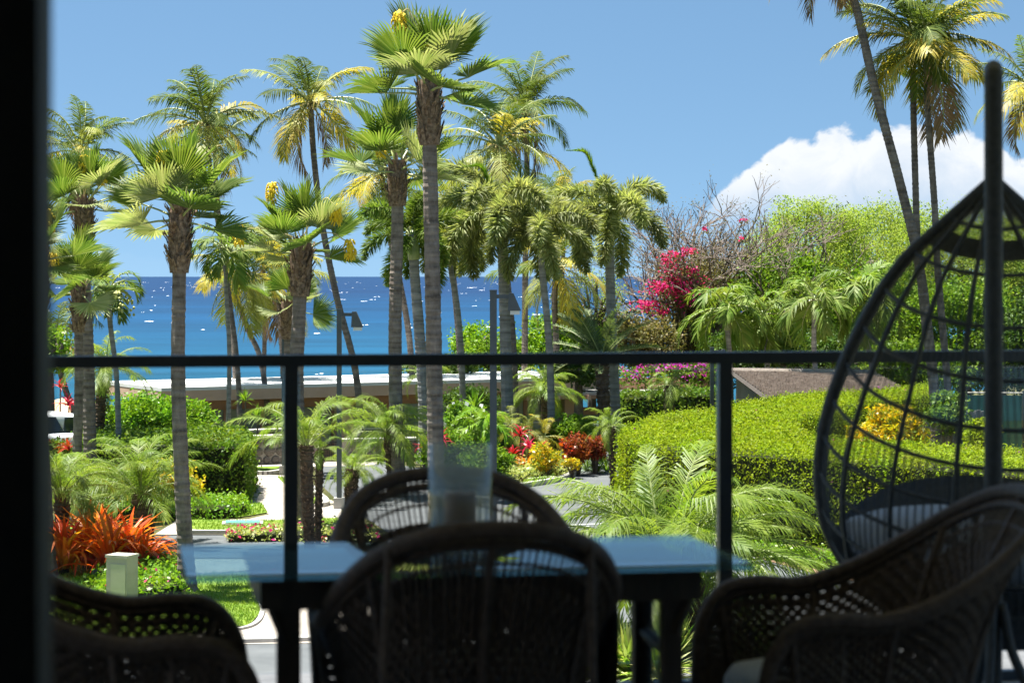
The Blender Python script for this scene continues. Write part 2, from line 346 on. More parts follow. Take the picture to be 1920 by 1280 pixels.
M = dict(
    trunk_fan=bark("trunk_fan_palm", (.07, .053, .042), (.30, .255, .215), 9, .45),
    trunk_coco=bark("trunk_coconut", (.065, .052, .044), (.28, .24, .205), 10, .5),
    trunk_fox=bark("trunk_foxtail", (.13, .125, .115), (.34, .33, .31), 8, .75),
    trunk_rough=bark("trunk_rough", (.03, .02, .014), (.17, .12, .085), 16, .4),
    trunk_tree=bark("trunk_tree", (.05, .04, .033), (.2, .17, .145), 6, .3),
    twig=bark("twig_grey", (.11, .088, .072), (.30, .245, .205), 6, .3),
    fibre=surf("fibre", (.10, .065, .042), (.30, .22, .155), .95, 14, .6, spec=.1),
    crownshaft=surf("crownshaft", (.16, .24, .08), (.30, .36, .17), .4, 3),
    petiole=surf("petiole", (.20, .26, .07), (.34, .36, .15), .5, 5),
    fan=leaf("leaf_fan_palm", [(.075, .135, .022), (.115, .18, .032), (.19, .25, .075)], .42, .5, .25, .22),
    fan_pale=leaf("leaf_fan_palm_pale", [(.22, .28, .11), (.30, .34, .17), (.36, .39, .22)], .40, .5, .25, .15),
    coco=leaf("leaf_coconut", [(.055, .095, .020), (.085, .13, .026), (.14, .18, .035)], .40, .55, .12, .28),
    coco_y=leaf("leaf_coconut_yellowing", [(.30, .30, .045), (.48, .38, .045), (.34, .33, .06)], .42, .45, .25, .2),
    coco_b=leaf("leaf_coconut_dead", [(.20, .13, .07), (.28, .19, .10), (.15, .10, .055)], .25, .7, .1, .2),
    coco_m=leaf("leaf_coconut_pale", [(.19, .23, .045), (.27, .29, .07), (.22, .26, .06)], .4, .45, .25, .2),
    fox=leaf("leaf_foxtail", [(.15, .19, .065), (.24, .28, .11), (.36, .38, .18)], .45, .5, .3, .2),
    fox_n=leaf("leaf_foxtail_new", [(.12, .24, .015), (.19, .32, .02)], .45, .4, .4, .1),
    manila=leaf("leaf_manila_palm", [(.09, .17, .02), (.14, .22, .035), (.21, .28, .06)], .4, .5, .25, .2),
    date=leaf("leaf_pygmy_date", [(.13, .21, .022), (.19, .275, .033), (.27, .35, .07)], .48, .45, .32, .18),
    cycad=leaf("leaf_cycad", [(.06, .10, .04), (.10, .15, .06), (.14, .19, .08)], .3, .5, .28, .15),
    hedge=leaf("leaf_hedge", [(.13, .20, .006), (.20, .275, .008), (.28, .375, .012), (.23, .325, .012)], .40, .55, .15, .05, brown=.55),
    hedge_d=leaf("leaf_box_hedge", [(.055, .125, .010), (.10, .185, .016), (.17, .26, .022)], .35, .5, .2, .05, brown=.4),
    lime=leaf("leaf_lime_shrub", [(.11, .24, .012), (.17, .32, .016), (.23, .37, .03)], .42, .4, .35, .05),
    green=leaf("leaf_broad_green", [(.085, .175, .012), (.13, .235, .018), (.20, .305, .032)], .4, .52, .18, .05),
    dark=leaf("leaf_dark_green", [(.035, .085, .012), (.06, .12, .018), (.10, .17, .028)], .34, .5, .2, .05),
    feather=leaf("leaf_kiawe", [(.16, .25, .035), (.24, .33, .055), (.33, .41, .09)], .45, .55, .15, .08),
    olive=leaf("leaf_olive", [(.10, .105, .03), (.16, .15, .05), (.2, .16, .07)], .35, .5, .25, .08),
    croton_y=leaf("leaf_yellow_croton", [(.62, .42, .012), (.72, .50, .02), (.35, .36, .02), (.12, .20, .015)], .38, .35, .45, .05),
    croton_r=leaf("leaf_red_croton", [(.10, .018, .014), (.22, .03, .015), (.42, .10, .02), (.05, .05, .015)], .32, .5, .15, .05),
    orange=leaf("leaf_orange_bromeliad", [(.62, .075, .012), (.66, .17, .015), (.55, .04, .012)], .40, .4, .35, .3),
    orange_y=leaf("leaf_amber_bromeliad", [(.70, .24, .015), (.75, .34, .03)], .40, .4, .35, .2),
    redti=leaf("leaf_red_cordyline", [(.32, .012, .03), (.45, .02, .05), (.16, .01, .02)], .42, .35, .45, .2),
    magenta=leaf("bract_magenta", [(.55, .02, .16), (.66, .04, .26), (.60, .03, .10)], .42, .55, .2, .05),
    purple=leaf("bract_purple", [(.42, .03, .40), (.55, .06, .48)], .42, .55, .2, .05),
    whitefl=leaf("petal_white", [(.80, .80, .76), (.70, .72, .68)], .3, .6, .2, .05),
    lilac=leaf("petal_lilac", [(.62, .58, .72), (.78, .77, .80)], .3, .6, .2, .05),
    vari=leaf("leaf_variegated", [(.55, .55, .22), (.42, .48, .13), (.16, .26, .05), (.62, .6, .34)], .35, .4, .4, .1),
    silver=leaf("leaf_silver", [(.22, .30, .22), (.32, .40, .32)], .3, .5, .3, .1),
    grassblade=leaf("grass_blade", [(.14, .25, .02), (.20, .32, .03), (.27, .36, .06)], .35, .5, .3, .02),
    flower_y=surf("palm_flower_yellow", (.84, .56, .008), (.90, .68, .02), .6, 40, .5),
    fruit=surf("palm_fruit", (.38, .42, .10), (.50, .50, .18), .5, 20),
    stalk=surf("stalk_straw", (.45, .38, .14), (.58, .48, .24), .7, 8),
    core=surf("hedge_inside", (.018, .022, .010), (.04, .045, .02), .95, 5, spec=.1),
    lawn=surf("lawn", (.12, .19, .025), (.20, .27, .045), .95, 1.2, .5, spec=.1, bscale=40),
    soil=surf("ground_soil", (.05, .055, .02), (.12, .11, .045), .95, .8, .4, spec=.1, bscale=12),
    mulch=surf("mulch", (.17, .10, .06), (.34, .22, .14), .95, 7, .8, spec=.1, bscale=30),
    asphalt=surf("asphalt", (.10, .105, .11), (.135, .14, .145), .88, 1.6, .3, spec=.25, bscale=60),
    concrete=surf("concrete", (.36, .31, .265), (.45, .395, .345), .9, 1.1, .15, spec=.2, bscale=30),
    kerb=surf("kerb_concrete", (.36, .34, .31), (.52, .49, .45), .9, 3, .3, spec=.2),
    white=surf("white_paint", (.74, .74, .72), (.82, .82, .80), .6, 3),
    roofw=surf("roof_membrane", (.74, .73, .70), (.83, .82, .80), .7, .7),
    tan=surf("stucco_tan", (.62, .41, .29), (.70, .47, .345), .85, 1.2, .1),
    tan_d=surf("timber_brown", (.36, .19, .12), (.44, .245, .155), .75, 2, .1, stretch=(1, 1, 4)),
    peach=surf("canvas_peach", (.74, .46, .25), (.80, .54, .31), .85, 2),
    grey_wall=surf("board_grey", (.20, .19, .18), (.30, .285, .265), .85, 3, .3, stretch=(6, 6, .5)),
    shingle=surf("shake", (.30, .245, .205), (.46, .39, .335), .9, 5, .5, stretch=(1, 1, 1)),
    shingle_d=surf("shake_underlay", (.05, .04, .035), (.08, .065, .055), .95, 5),
    stone=surf("lava_stone", (.09, .075, .065), (.30, .25, .215), .9, 5, .8, lo=.3, hi=.7),
    mortar=surf("mortar", (.32, .28, .24), (.42, .37, .32), .95, 8, .3),
    metal_grey=surf("lamp_post_paint", (.075, .088, .095), (.095, .108, .115), .45, 4, metal=.3),
    metal_black=surf("black_iron", (.012, .012, .012), (.02, .02, .02), .5, 6),
    lamp_lens=surf("lamp_lens", (.62, .62, .58), (.7, .7, .66), .3, 3),
    green_screen=surf("green_wind_screen", (.02, .12, .095), (.035, .17, .135), .8, 2, .2),
    rail=surf("rail_paint", (.024, .028, .031), (.032, .037, .041), .38, 8, spec=.5),
    wicker=surf("wicker_brown", (.065, .043, .031), (.135, .095, .07), .55, 60, .4),
    wicker_bl=surf("wicker_black", (.026, .031, .035), (.05, .057, .062), .5, 60, .3),
    cushion=surf("cushion_grey", (.42, .45, .49), (.50, .53, .57), .95, 120, .3),
    wood_dark=surf("dark_wood", (.035, .026, .02), (.065, .048, .037), .5, 5, .15, stretch=(6, 6, 1)),
    frame_dark=surf("door_frame_dark", (.008, .009, .009), (.014, .015, .015), .6, 5),
    room=surf("room_wall", (.74, .72, .69), (.80, .78, .75), .9, 3),
    floor_tile=surf("lanai_floor", (.40, .37, .33), (.48, .445, .40), .6, 2),
    facade=surf("facade_stucco", (.5, .45, .38), (.56, .5, .43), .9, 1.5),
    candle=surf("brown_candle", (.30, .13, .055), (.38, .17, .075), .5, 10),
    carpaint=surf("white_car_paint", (.76, .77, .78), (.80, .81, .82), .22, 2, spec=.6),
    carglass=surf("car_glass", (.018, .024, .028), (.024, .03, .034), .06, 2, spec=.7),
    tyre=surf("tyre", (.015, .015, .015), (.025, .025, .025), .85, 20),
    rim=surf("wheel_rim", (.35, .35, .36), (.45, .45, .46), .35, 5, metal=.8),
    taillight=surf("tail_light", (.30, .01, .012), (.4, .015, .02), .25, 5),
    pane_reflection=surf("window_painted_reflection", (.17, .22, .20), (.24, .30, .28), .06, 1, spec=.8),  # pale base colour paints the reflection into the window panes
    foam=surf("foam", (.80, .84, .88), (.9, .93, .95), .8, 2),
    bin_green=surf("utility_lid_green", (.08, .30, .21), (.10, .35, .25), .7, 4),
    pedestal=surf("pedestal_beige", (.42, .38, .30), (.48, .44, .35), .8, 3, .1),
    pedestal_in=surf("pedestal_panel", (.50, .48, .33), (.56, .53, .38), .7, 4),
    glass_rail=glass("glass_rail_panel", (.955, .975, .97)),
    glass_top=glass("glass_table_top", (.62, .80, .80), 1.95),
    glass_vase=glass("glass_vase", (.95, .975, .965), 1.5, .03, .13),
    woven=surf("woven_grey", (.10, .105, .10), (.42, .43, .42), .3, 45, 1.0, stretch=(1, 1, .6), lo=.42, hi=.6),
)

# ------------------------------------------------------------------ large structure: ground, sea, roads
xs = np.concatenate([np.arange(-420, -60, 24), np.arange(-60, 60, 2.0), np.arange(60, 421, 24)])
ys = np.concatenate([np.arange(-60, 20, 10), np.arange(20, 140, 2.0), np.arange(140, 261, 12)])
mb = MB(); nx, ny = len(xs), len(ys)
for y in ys:
    for x in xs: mb.v.append((x, y, float(terr(x, y))))
for j in range(ny - 1):
    for i in range(nx - 1):
        a = j * nx + i; mb.f.append((a, a + 1, a + nx + 1, a + nx)); mb.m.append(0)
ground = mb.build("ground", M['soil'], smooth=True, kind="structure")

SEA_Z = -5.0
def sea_material():
    m, nt, N, L, out = new_mat("sea_water")
    p = N.new("ShaderNodeBsdfPrincipled"); p.inputs['Roughness'].default_value = .42; p.inputs['Specular IOR Level'].default_value = .16
    t = N.new("ShaderNodeTexCoord"); sp = N.new("ShaderNodeSeparateXYZ"); L.new(t.outputs['Object'], sp.inputs[0])
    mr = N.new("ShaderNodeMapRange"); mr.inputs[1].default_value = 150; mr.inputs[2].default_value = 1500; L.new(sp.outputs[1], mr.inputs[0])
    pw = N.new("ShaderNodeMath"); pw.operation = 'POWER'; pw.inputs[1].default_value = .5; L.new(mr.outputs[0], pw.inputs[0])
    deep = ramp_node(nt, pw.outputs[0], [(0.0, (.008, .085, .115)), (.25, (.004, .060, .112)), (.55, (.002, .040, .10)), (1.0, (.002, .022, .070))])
    # wind patches and swell
    n1 = noise_node(nt, .012, 4, .6, stretch=(.45, 1, 1)); n2 = noise_node(nt, .09, 5, .65, stretch=(.3, 1, 1))
    ad = N.new("ShaderNodeMath"); ad.operation = 'ADD'; L.new(n1, ad.inputs[0]); L.new(n2, ad.inputs[1])
    mr2 = N.new("ShaderNodeMapRange"); mr2.inputs[1].default_value = .7; mr2.inputs[2].default_value = 1.3; mr2.inputs[3].default_value = .72; mr2.inputs[4].default_value = 1.32
    L.new(ad.outputs[0], mr2.inputs[0])
    hv = N.new("ShaderNodeHueSaturation"); L.new(deep, hv.inputs['Color']); L.new(mr2.outputs[0], hv.inputs['Value'])
    L.new(hv.outputs[0], p.inputs['Base Color'])
    b = N.new("ShaderNodeBump"); b.inputs['Strength'].default_value = .7; b.inputs['Distance'].default_value = .5
    L.new(noise_node(nt, .35, 6, .65, stretch=(.35, 1, 1)), b.inputs['Height']); L.new(b.outputs[0], p.inputs['Normal'])
    L.new(p.outputs[0], out.inputs[0]); return m
mb = MB()
yy = [100, 140, 220, 400, 900, 2500, 8000, 60000]
for a, b in zip(yy[:-1], yy[1:]):
    mb.poly([(-60000, a, 0), (60000, a, 0), (60000, b, 0), (-60000, b, 0)])
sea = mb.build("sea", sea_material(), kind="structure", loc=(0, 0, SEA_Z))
# whitecaps: low broken crests of foam, too many to count
r = np.random.default_rng(5); q = []
for i in range(620):
    D = 10 ** r.uniform(math.log10(190), math.log10(5200)); X = r.uniform(-.26, .14) * D
    if D < 450 and r.random() < .80: continue
    if D < 900 and r.random() < .45: continue
    w = r.uniform(.2, .75) * (1 + D / 1900) * (2.2 if r.random() < .06 else 1); h = r.uniform(.025, .08) * (1 + D / 1300)
    for k in range(r.integers(1, 4)):
        x = X + r.normal() * w; y = D + r.normal() * 2; ww = w * r.uniform(.3, 1)
        q.append([[x - ww, y - 1.2 * h, -.05], [x + ww, y - 1.0 * h, -.05], [x + ww * .5, y + .3, h * r.uniform(.5, 1)], [x - ww * .4, y, h * r.uniform(.4, 1)]])
wc = inst("whitecaps", arr_mesh("whitecaps", np.array(q), 4, M['foam']), loc=(0, 0, SEA_Z + .02))
tag(wc, "white foam crests scattered over the blue sea", "whitecaps", kind="stuff")

def sheet(name, pix, mat, z, label=None, raw=False):
    pts = pix if raw else [G(x, y)[:2] for x, y in pix]
    area = sum(pts[i][0] * pts[(i + 1) % len(pts)][1] - pts[(i + 1) % len(pts)][0] * pts[i][1] for i in range(len(pts)))
    if area < 0: pts = pts[::-1]
    mb = MB(); mb.poly([(p[0], p[1], z) for p in pts])
    return mb.build(name, mat, kind="structure")
road = sheet("road", [(588, 868), (700, 862), (800, 880), (900, 930), (975, 915), (1075, 891), (1060, 884), (1075, 874), (1160, 872), (1260, 905), (1380, 1035), (1560, 1085), (2600, 1180), (3600, 1420),
        (1800, 1700), (900, 1600), (700, 1230), (800, 1050), (700, 980), (640, 945), (598, 905)], M['asphalt'], .004)
road2 = sheet("road", [(-900, 1004), (300, 1004), (700, 1004), (1100, 1060), (1100, 1120), (520, 1046), (-900, 1046)], M['asphalt'], .012)
road3 = sheet("road", [(-700, 1212), (480, 1208), (640, 1204), (1000, 1180), (1300, 1600), (-1400, 1600)], M['asphalt'], .016)
walk = sheet("footpath", [(468, 890), (560, 893), (590, 925), (640, 947), (640, 1003), (290, 1003), (330, 978), (466, 974), (505, 965), (462, 945)], M['concrete'], .020)
walk2 = sheet("footpath", [(440, 866), (720, 862), (700, 872), (470, 878)], M['concrete'], .010)
walk3 = sheet("footpath", [(500, 1080), (660, 1060), (760, 1120), (700, 1206), (340, 1211), (380, 1188), (470, 1175), (492, 1150), (484, 1120), (502, 1100)], M['concrete'], .024)
walk4 = sheet("footpath", [(300, 1049), (520, 1049), (505, 1068), (380, 1076), (300, 1062)], M['concrete'], .020)
mulch = sheet("mulch_bed", [(1380, 1030), (1470, 1044), (1580, 1062), (2300, 1150), (2300, 1178), (1560, 1084), (1440, 1052)], M['mulch'], .012)
def lawn(pix, z):
    return sheet("lawn", pix, M['lawn'], z)
lawn([(360, 1078), (480, 1074), (500, 1090), (482, 1118), (490, 1148), (468, 1173), (380, 1186), (200, 1200), (60, 1140)], .028)
lawn([(462, 876), (536, 874), (540, 884), (500, 889), (466, 889)], .016)
lawn([(520, 895), (556, 896), (584, 925), (600, 944), (570, 946)], .026)
lawn([(445, 945), (490, 944), (502, 962), (440, 972)], .026)
lawn([(360, 975), (470, 978), (640, 972), (700, 990), (560, 999), (400, 998), (340, 990)], .028)
lawn([(-200, 976), (240, 978), (262, 990), (-200, 999)], .016)
lawn([(60, 1050), (290, 1050), (330, 1110), (60, 1160)], .014)
lawn([(1040, 868), (1160, 858), (1200, 872), (1060, 884)], .016)

def kerb(pix, closed=False, w=.16, h=.13, label=""):
    pts = catmull([G(x, y) for x, y in pix], 5)
    mb = MB(); n = len(pts)
    for i in range(n - 1):
        a, b = pts[i], pts[i + 1]; d = (b - a).normalized(); s = Vector((-d.y, d.x, 0)) * w / 2
        z = Vector((0, 0, h))
        A, B, C, Dv = a - s, a + s, b + s, b - s
        mb.poly([A + z, Dv + z, C + z, B + z]); mb.poly([A, Dv, Dv + z, A + z]); mb.poly([B, B + z, C + z, C])
    return mb.build("kerb", M['kerb'], kind="structure")
kerb([(900, 930), (975, 915), (1040, 904), (1075, 892), (1062, 885)])
kerb([(1060, 884), (1110, 880), (1180, 878), (1240, 892)])
kerb([(560, 894), (590, 925), (612, 946), (600, 952)], h=.12)
kerb([(350, 1002), (440, 1002), (560, 1002), (640, 1001)], h=.10)
kerb([(500, 1076), (484, 1112), (492, 1150), (468, 1178), (385, 1190)], h=.06, w=.08)
kerb([(468, 890), (500, 891), (536, 886)], h=.12)
kerb([(-400, 1207), (300, 1206), (480, 1204), (640, 1199)], h=.08, w=.3)

# ------------------------------------------------------------------ the lanai the camera looks out from
ANG = R(10.0); U = Vector((math.cos(ANG), math.sin(ANG), 0)); Vv = Vector((-math.sin(ANG), math.cos(ANG), 0))
FZ = CZ - 1.32
def slab(name, u0, u1, v0, v1, z0, z1, mat):
    mb = MB(); mb.prism([tuple((U * a + Vv * b)[:2]) for a, b in ((u0, v0), (u1, v0), (u1, v1), (u0, v1))], z0, z1)
    return mb.build(name, mat, kind="structure")
VE = 7.05 * math.cos(ANG)        # v coordinate of the railing
slab("lanai_floor", -3.2, 4.2, -3.2, VE + .18, FZ - .22, FZ, M['floor_tile'])
slab("ceiling", -3.2, 4.2, -3.2, VE + .45, FZ + 2.62, FZ + 2.85, M['room'])
slab("wall_back", -3.2, 4.2, -3.35, -3.2, FZ, FZ + 2.62, M['room'])
slab("wall_left", -3.35, -3.2, -3.35, 2.3, FZ, FZ + 2.62, M['room'])
slab("wall_right", 4.2, 4.35, -3.35, 2.3, FZ, FZ + 2.62, M['room'])
slab("wall_below", -3.35, 4.35, -3.35, VE - .3, -.3, FZ - .22, M['facade'])
# sliding door opening: stacked dark door leaf and jamb at the left edge of the view
door = thing("sliding_door", "dark stacked sliding door frame standing along the left edge of the view", "door", (-0.425, 2.02, FZ))
MB().box((-.055, .02, 1.31), (.11, .06, 2.62)).build("stile", M['frame_dark'], door)
MB().box((-.80, .02, 1.31), (1.37, .045, 2.62)).build("door_leaf", M['frame_dark'], door)
MB().box((-.35, .13, 1.31), (.5, .06, 2.62)).build("jamb", M['frame_dark'], door)

rail = thing("balcony_railing", "black metal balcony railing with clear glass panels facing the sea", "railing", (0, 7.05, FZ), ANG)
RH = 1.06
MB().box((.3, 0, RH), (6.8, .06, .036)).build("top_rail", M['rail'], rail)
MB().box((.3, 0, .018), (6.8, .04, .03)).build("bottom_rail", M['rail'], rail)
post_me = MB().box((0, 0, (RH - .018) / 2), (.042, .045, RH - .018)).mesh("post", M['rail'])
posts = [-3.465, -2.08, -.695, .690, 2.075, 3.46]
for s in posts: inst("post", post_me, rail, (s, 0, 0))
pane_me = MB().box((0, 0, .56), (1.335, .010, .93)).mesh("glass_panel", M['glass_rail'])
for a, b in zip(posts[:-1], posts[1:]): inst("glass_panel", pane_me, rail, ((a + b) / 2, 0, 0))

# dining table ------------------------------------------------------
TZ = 5.5 - .60 - FZ           # height of the glass top above the floor
tb0 = Vector((-.649, 4.47, FZ))          # near left corner of the glass
TW, TD = 1.17, .54
tbl = thing("dining_table", "dark wooden dining table with an overhanging glass top between the wicker chairs", "table", tb0, ANG)
MB().box((TW / 2, TD / 2, TZ - .006), (TW, TD, .012)).build("glass_top", M['glass_top'], tbl)
tl, tr_ = .150, 1.073
MB().box(((tl + tr_) / 2, TD / 2, TZ - .046), (tr_ - tl, TD - .10, .065)).build("apron", M['wood_dark'], tbl)
MB().box(((tl + tr_) / 2, TD / 2, TZ - .0135), (tr_ - tl + .03, TD - .06, .002)).build("table_board", M['wood_dark'], tbl)
legm = MB().box((0, 0, (TZ - .079) / 2), (.042, .042, TZ - .079)).mesh("leg", M['wood_dark'])
legs = [(0.206, .085), (0.241, TD - .09), (1.015, .085), (1.038, TD - .09)]
for x, y in legs: inst("leg", legm, tbl, (x, y, 0))
for (a, b) in ((0, 1), (2, 3)):
    (x0, y0), (x1, y1) = legs[a], legs[b]
    for z_ in (.14, .52): MB().tube([(x0, y0, z_), (x1, y1, z_)], .014, 8).build("stretcher", M['wood_dark'], tbl)
(x0, y0), (x1, y1) = legs[2], legs[3]; mb = MB()
for i in range(46):                       # woven grey end panel between the right legs
    for z0 in np.arange(.16, .61, .013):
        a, b = Vector((x0, y0, z0)).lerp(Vector((x1, y1, z0)), .06 + .88 * i / 46), Vector((x0, y0, z0)).lerp(Vector((x1, y1, z0)), .06 + .88 * (i + .93) / 46)
        w_ = Vector((.003 if (i + int(z0 / .013)) % 2 else -.003, 0, 0)); mb.poly([a + w_, b + w_, b - w_ + Vector((0, 0, .012)), a - w_ + Vector((0, 0, .012))])
mb.build("woven_panel", M['woven'], tbl, kind="stuff")
MB().box(((legs[0][0] + legs[2][0]) / 2, TD / 2, .14), (legs[2][0] - legs[0][0] - .03, .026, .022)).build("stretcher", M['wood_dark'], tbl)
for x0, x1 in ((tl, tl + .12), (tr_, tr_ - .12)):
    mb = MB(); mb.tube([(x0 + (x1 - x0) * .2, .066, TZ - .079), (x0 + (x1 - x0) * .45, .066, TZ - .15)], .012, 6); mb.build("corner_bracket", M['wood_dark'], tbl)
# hurricane glass with a candle
vp = Vector((-.112, 4.84, FZ + TZ))
vz = thing("hurricane_glass", "clear glass hurricane vase standing in the middle of the dining table", "vase", vp, ANG)
mb = MB(); mb.lathe([(.0, .004), (.060, .004), (.066, .010), (.067, .12), (.068, .238), (.0645, .238), (.0635, .014), (0, .014)], 40); mb.build("glass", M['glass_vase'], vz, smooth=True)
cd = MB().lathe([(0, .016), (.034, .016), (.036, .022), (.036, .128), (.033, .134), (.012, .130), (0, .128)], 28).tube([(0, 0, .128), (.001, 0, .139), (.003, 0, .146)], .0018, 6).build("candle", M['candle'], None, smooth=True, loc=vp)
tag(cd, "brown pillar candle inside the glass hurricane vase", "candle")

# wicker armchairs ---------------------------------------------------
top_c = [(0, -.43, .826), (.12, -.42, .815), (.215, -.365, .772), (.275, -.26, .70), (.298, -.13, .63), (.298, .01, .588), (.298, .12, .592), (.292, .205, .575), (.282, .258, .50), (.275, .27, .38), (.27, .27, .24)]
bot_c = [(0, -.235, .27), (.09, -.23, .27), (.17, -.195, .27), (.235, -.13, .27), (.256, -.05, .27), (.262, .03, .27), (.262, .11, .26), (.262, .175, .25), (.262, .22, .24), (.262, .245, .23), (.262, .26, .22)]
def mirror(c): return [(-x, y, z) for x, y, z in c[:0:-1]] + c
TOP = catmull(mirror(top_c), 7); BOT = catmull(mirror(bot_c), 7)
def shell(i, s):
    """point on the shell: i index along the horseshoe, s 0 top .. 1 bottom, slight inward belly"""
    n = len(TOP) - 1; k = i * n; a = int(min(k, n - 1)); f = k - a
    t = TOP[a].lerp(TOP[a + 1], f); b = BOT[a].lerp(BOT[a + 1], f)
    p = t.lerp(b, s); c = Vector((0, -.02, p.z)); return p + (c - p) * (.10 * math.sin(math.pi * s) * (1 if p.y < .1 else .3))
def make_chair_meshes():
    d = {}
    mb = MB(); mb.tube([p for p in TOP], .019, 8)
    # wrapping: a second, thinner roll just under the rim
    mb.tube([shell(i / 120, .055) for i in range(121)], .011, 6); d['rim'] = mb.mesh("rim", M['wicker'], True)
    mb = MB(); N = 150
    for i in range(1, N):
        u = i / N; w = .0040
        pts = [shell(u, s) for s in (0.02, .2, .4, .6, .8, 1.0)]
        mb.tube(pts, w * (1.0 if i % 2 else .75), 4, False)
    # woven bands that close the shell; an open lattice stays under the back rim and low on the sides
    for j in range(26):
        sa = .06 + .94 * j / 26; sb = sa + .94 / 26 * .97
        for i in range(150):
            a, b = i / 150, (i + 1) / 150; side = abs((a + b) / 2 - .5)
            if side < .13 and sa < .20: continue
            if .62 < sa < .72 and i % 3 == 0 and (i // 12) % 3 != 0: continue
            off = .0028 * (1 if (i + j) % 2 else -1)
            q = [shell(a, sa), shell(b, sa), shell(b, sb), shell(a, sb)]
            for p in q:
                rad = Vector((p.x, min(0, p.y - .0), 0)).normalized(); p.x += rad.x * off; p.y += rad.y * off
            mb.poly(q)
    for s in (.13, .66):
        mb.tube([shell(i / 90, s) for i in range(91)], .0045, 4, False)
    d['weave'] = mb.mesh("weave", M['wicker'])
    d['rib'] = []
    for u in (.14, .26, .385, .5, .615, .74, .86):
        mb = MB(); mb.tube([shell(u, s) * 1.0 for s in (0, .25, .5, .75, 1.0)], .0105, 6); d['rib'].append(mb.mesh("rib", M['wicker'], True))
    mb = MB(); prism = [tuple((BOT[i] * .985)[:2]) for i in range(0, len(BOT), 4)]
    mb.prism(prism, .245, .285); d['seat'] = mb.mesh("seat", M['wicker'])
    d['leg'] = []
    for x, y, yb in ((.245, .235, .25), (-.245, .235, .25), (.19, -.16, -.25), (-.19, -.16, -.25)):
        mb = MB(); mb.tube([(x, y, .25), (x, (y + yb) / 2, .12), (x, yb, 0)], .0165, 8); d['leg'].append(mb.mesh("leg", M['wicker'], True))
    d['strut'] = []
    for sx in (1, -1):
        mb = MB(); mb.tube([(sx * .20, -.395, .79), (sx * .215, -.365, .4), (sx * .22, -.335, 0)], .009, 6); d['strut'].append(mb.mesh("back_strut", M['wicker'], True))
    mb = MB(); mb.tube([(.245, .24, .10), (.20, -.21, .10)], .009, 6); mb.tube([(-.245, .24, .10), (-.20, -.21, .10)], .009, 6); mb.tube([(-.222, .02, .10), (.222, .02, .10)], .009, 6)
    d['stretcher'] = mb.mesh("stretcher", M['wicker'], True)
    # cushion: pillow with soft edges
    mb = MB(); n = 28
    rings = []
    for (sc_, z) in ((.0, .287), (.80, .288), (.93, .297), (.985, .325), (1.0, .365), (.985, .402), (.92, .428), (.7, .442), (.35, .448), (0, .45)):
        rings.append((sc_, z))
    for sc_, z in rings:
        for j in range(n):
            a = 2 * math.pi * j / n; ca, sa = math.cos(a), math.sin(a); e = .55
            mb.v.append((.228 * sc_ * abs(ca) ** e * (1 if ca > 0 else -1), .02 + .24 * sc_ * abs(sa) ** e * (1 if sa > 0 else -1), z))
    for i in range(len(rings) - 1):
        for j in range(n):
            k = (j + 1) % n; mb.f.append((i * n + j, i * n + k, (i + 1) * n + k, (i + 1) * n + j)); mb.m.append(0)
    d['cushion'] = mb.mesh("seat_cushion", M['cushion'], True)
    return d
CH = make_chair_meshes()
def chair(loc, rz, label, clabel):
    t = thing("wicker_armchair", label, "chair", loc, rz, "wicker armchairs round the dining table")
    inst("rim", CH['rim'], t); inst("weave", CH['weave'], t, kind="stuff"); inst("seat", CH['seat'], t); inst("stretcher", CH['stretcher'], t)
    for m_ in CH['rib']: inst("rib", m_, t)
    for m_ in CH['leg']: inst("leg", m_, t)
    for m_ in CH['strut']: inst("back_strut", m_, t)
    c = inst("seat_cushion", CH['cushion'], None, loc, (0, 0, rz))
    tag(c, clabel, "cushion", "cushions on the wicker armchairs")
    return t
def at(px, D): return Vector(((px - CX) / F * D, D, FZ))
chair(at(925, 4.375) + Vv * .43, ANG, "dark wicker armchair nearest the viewer with its rounded back turned to us", "grey seat cushion in the wicker armchair nearest the viewer")
chair(at(828, 5.62) - Vv * .43, ANG + math.pi, "dark wicker armchair on the far side of the table facing the viewer", "grey seat cushion in the far wicker armchair that faces the viewer")
chair(at(1700, 5.08) - U * .145, ANG + R(90), "dark wicker armchair at the right end of the table, high back towards the egg chair", "grey seat cushion in the wicker armchair at the right end of the table")
chair(at(225, 4.72), ANG - R(90), "dark wicker armchair in the lower left corner with a wavy armrest line", "grey seat cushion in the wicker armchair in the lower left corner")

# hanging egg chair -----------------------------------------------------
EC = Vector(((1862 - CX) / F * 6.74, 6.74, FZ))        # under the basket axis
PC = Vector(((1863 - CX) / F * 6.17, 6.17, FZ))        # post, on the viewer's side
st = thing("egg_chair_stand", "black metal post and curved legs carrying the hanging egg chair", "chair stand", PC)
off = EC - PC
zt = 6.07 - FZ
mb = MB(); mb.tube(catmull([(0, 0, .36), (0, 0, 1.0), (0, 0, zt - .12), (off.x * .10, off.y * .10, zt - .01), (off.x * .5, off.y * .5, zt + .02), (off.x * .98, off.y * .98, zt - .02)], 8), .0262, 14)
mb.build("post", M['wicker_bl'], st, smooth=True)
for a in (20, 100, 180, 250, 320):
    mb = MB(); ca, sa = math.cos(R(a)), math.sin(R(a))
    mb.tube(catmull([(.026 * ca, .026 * sa, .42), (.07 * ca, .07 * sa, .26), (.2 * ca, .2 * sa, .09), (.42 * ca, .42 * sa, .018)], 6), .0135, 8); mb.build("leg", M['wicker_bl'], st, smooth=True)
mb = MB(); mb.tube([(0, 0, 0.012), (0, 0, .37)], .024, 12); mb.build("lower_post", M['wicker_bl'], st, smooth=True)
apex = 5.785 - FZ
eg = thing("egg_chair", "black wicker hanging egg chair at the right edge, seen from behind", "hanging chair", EC)
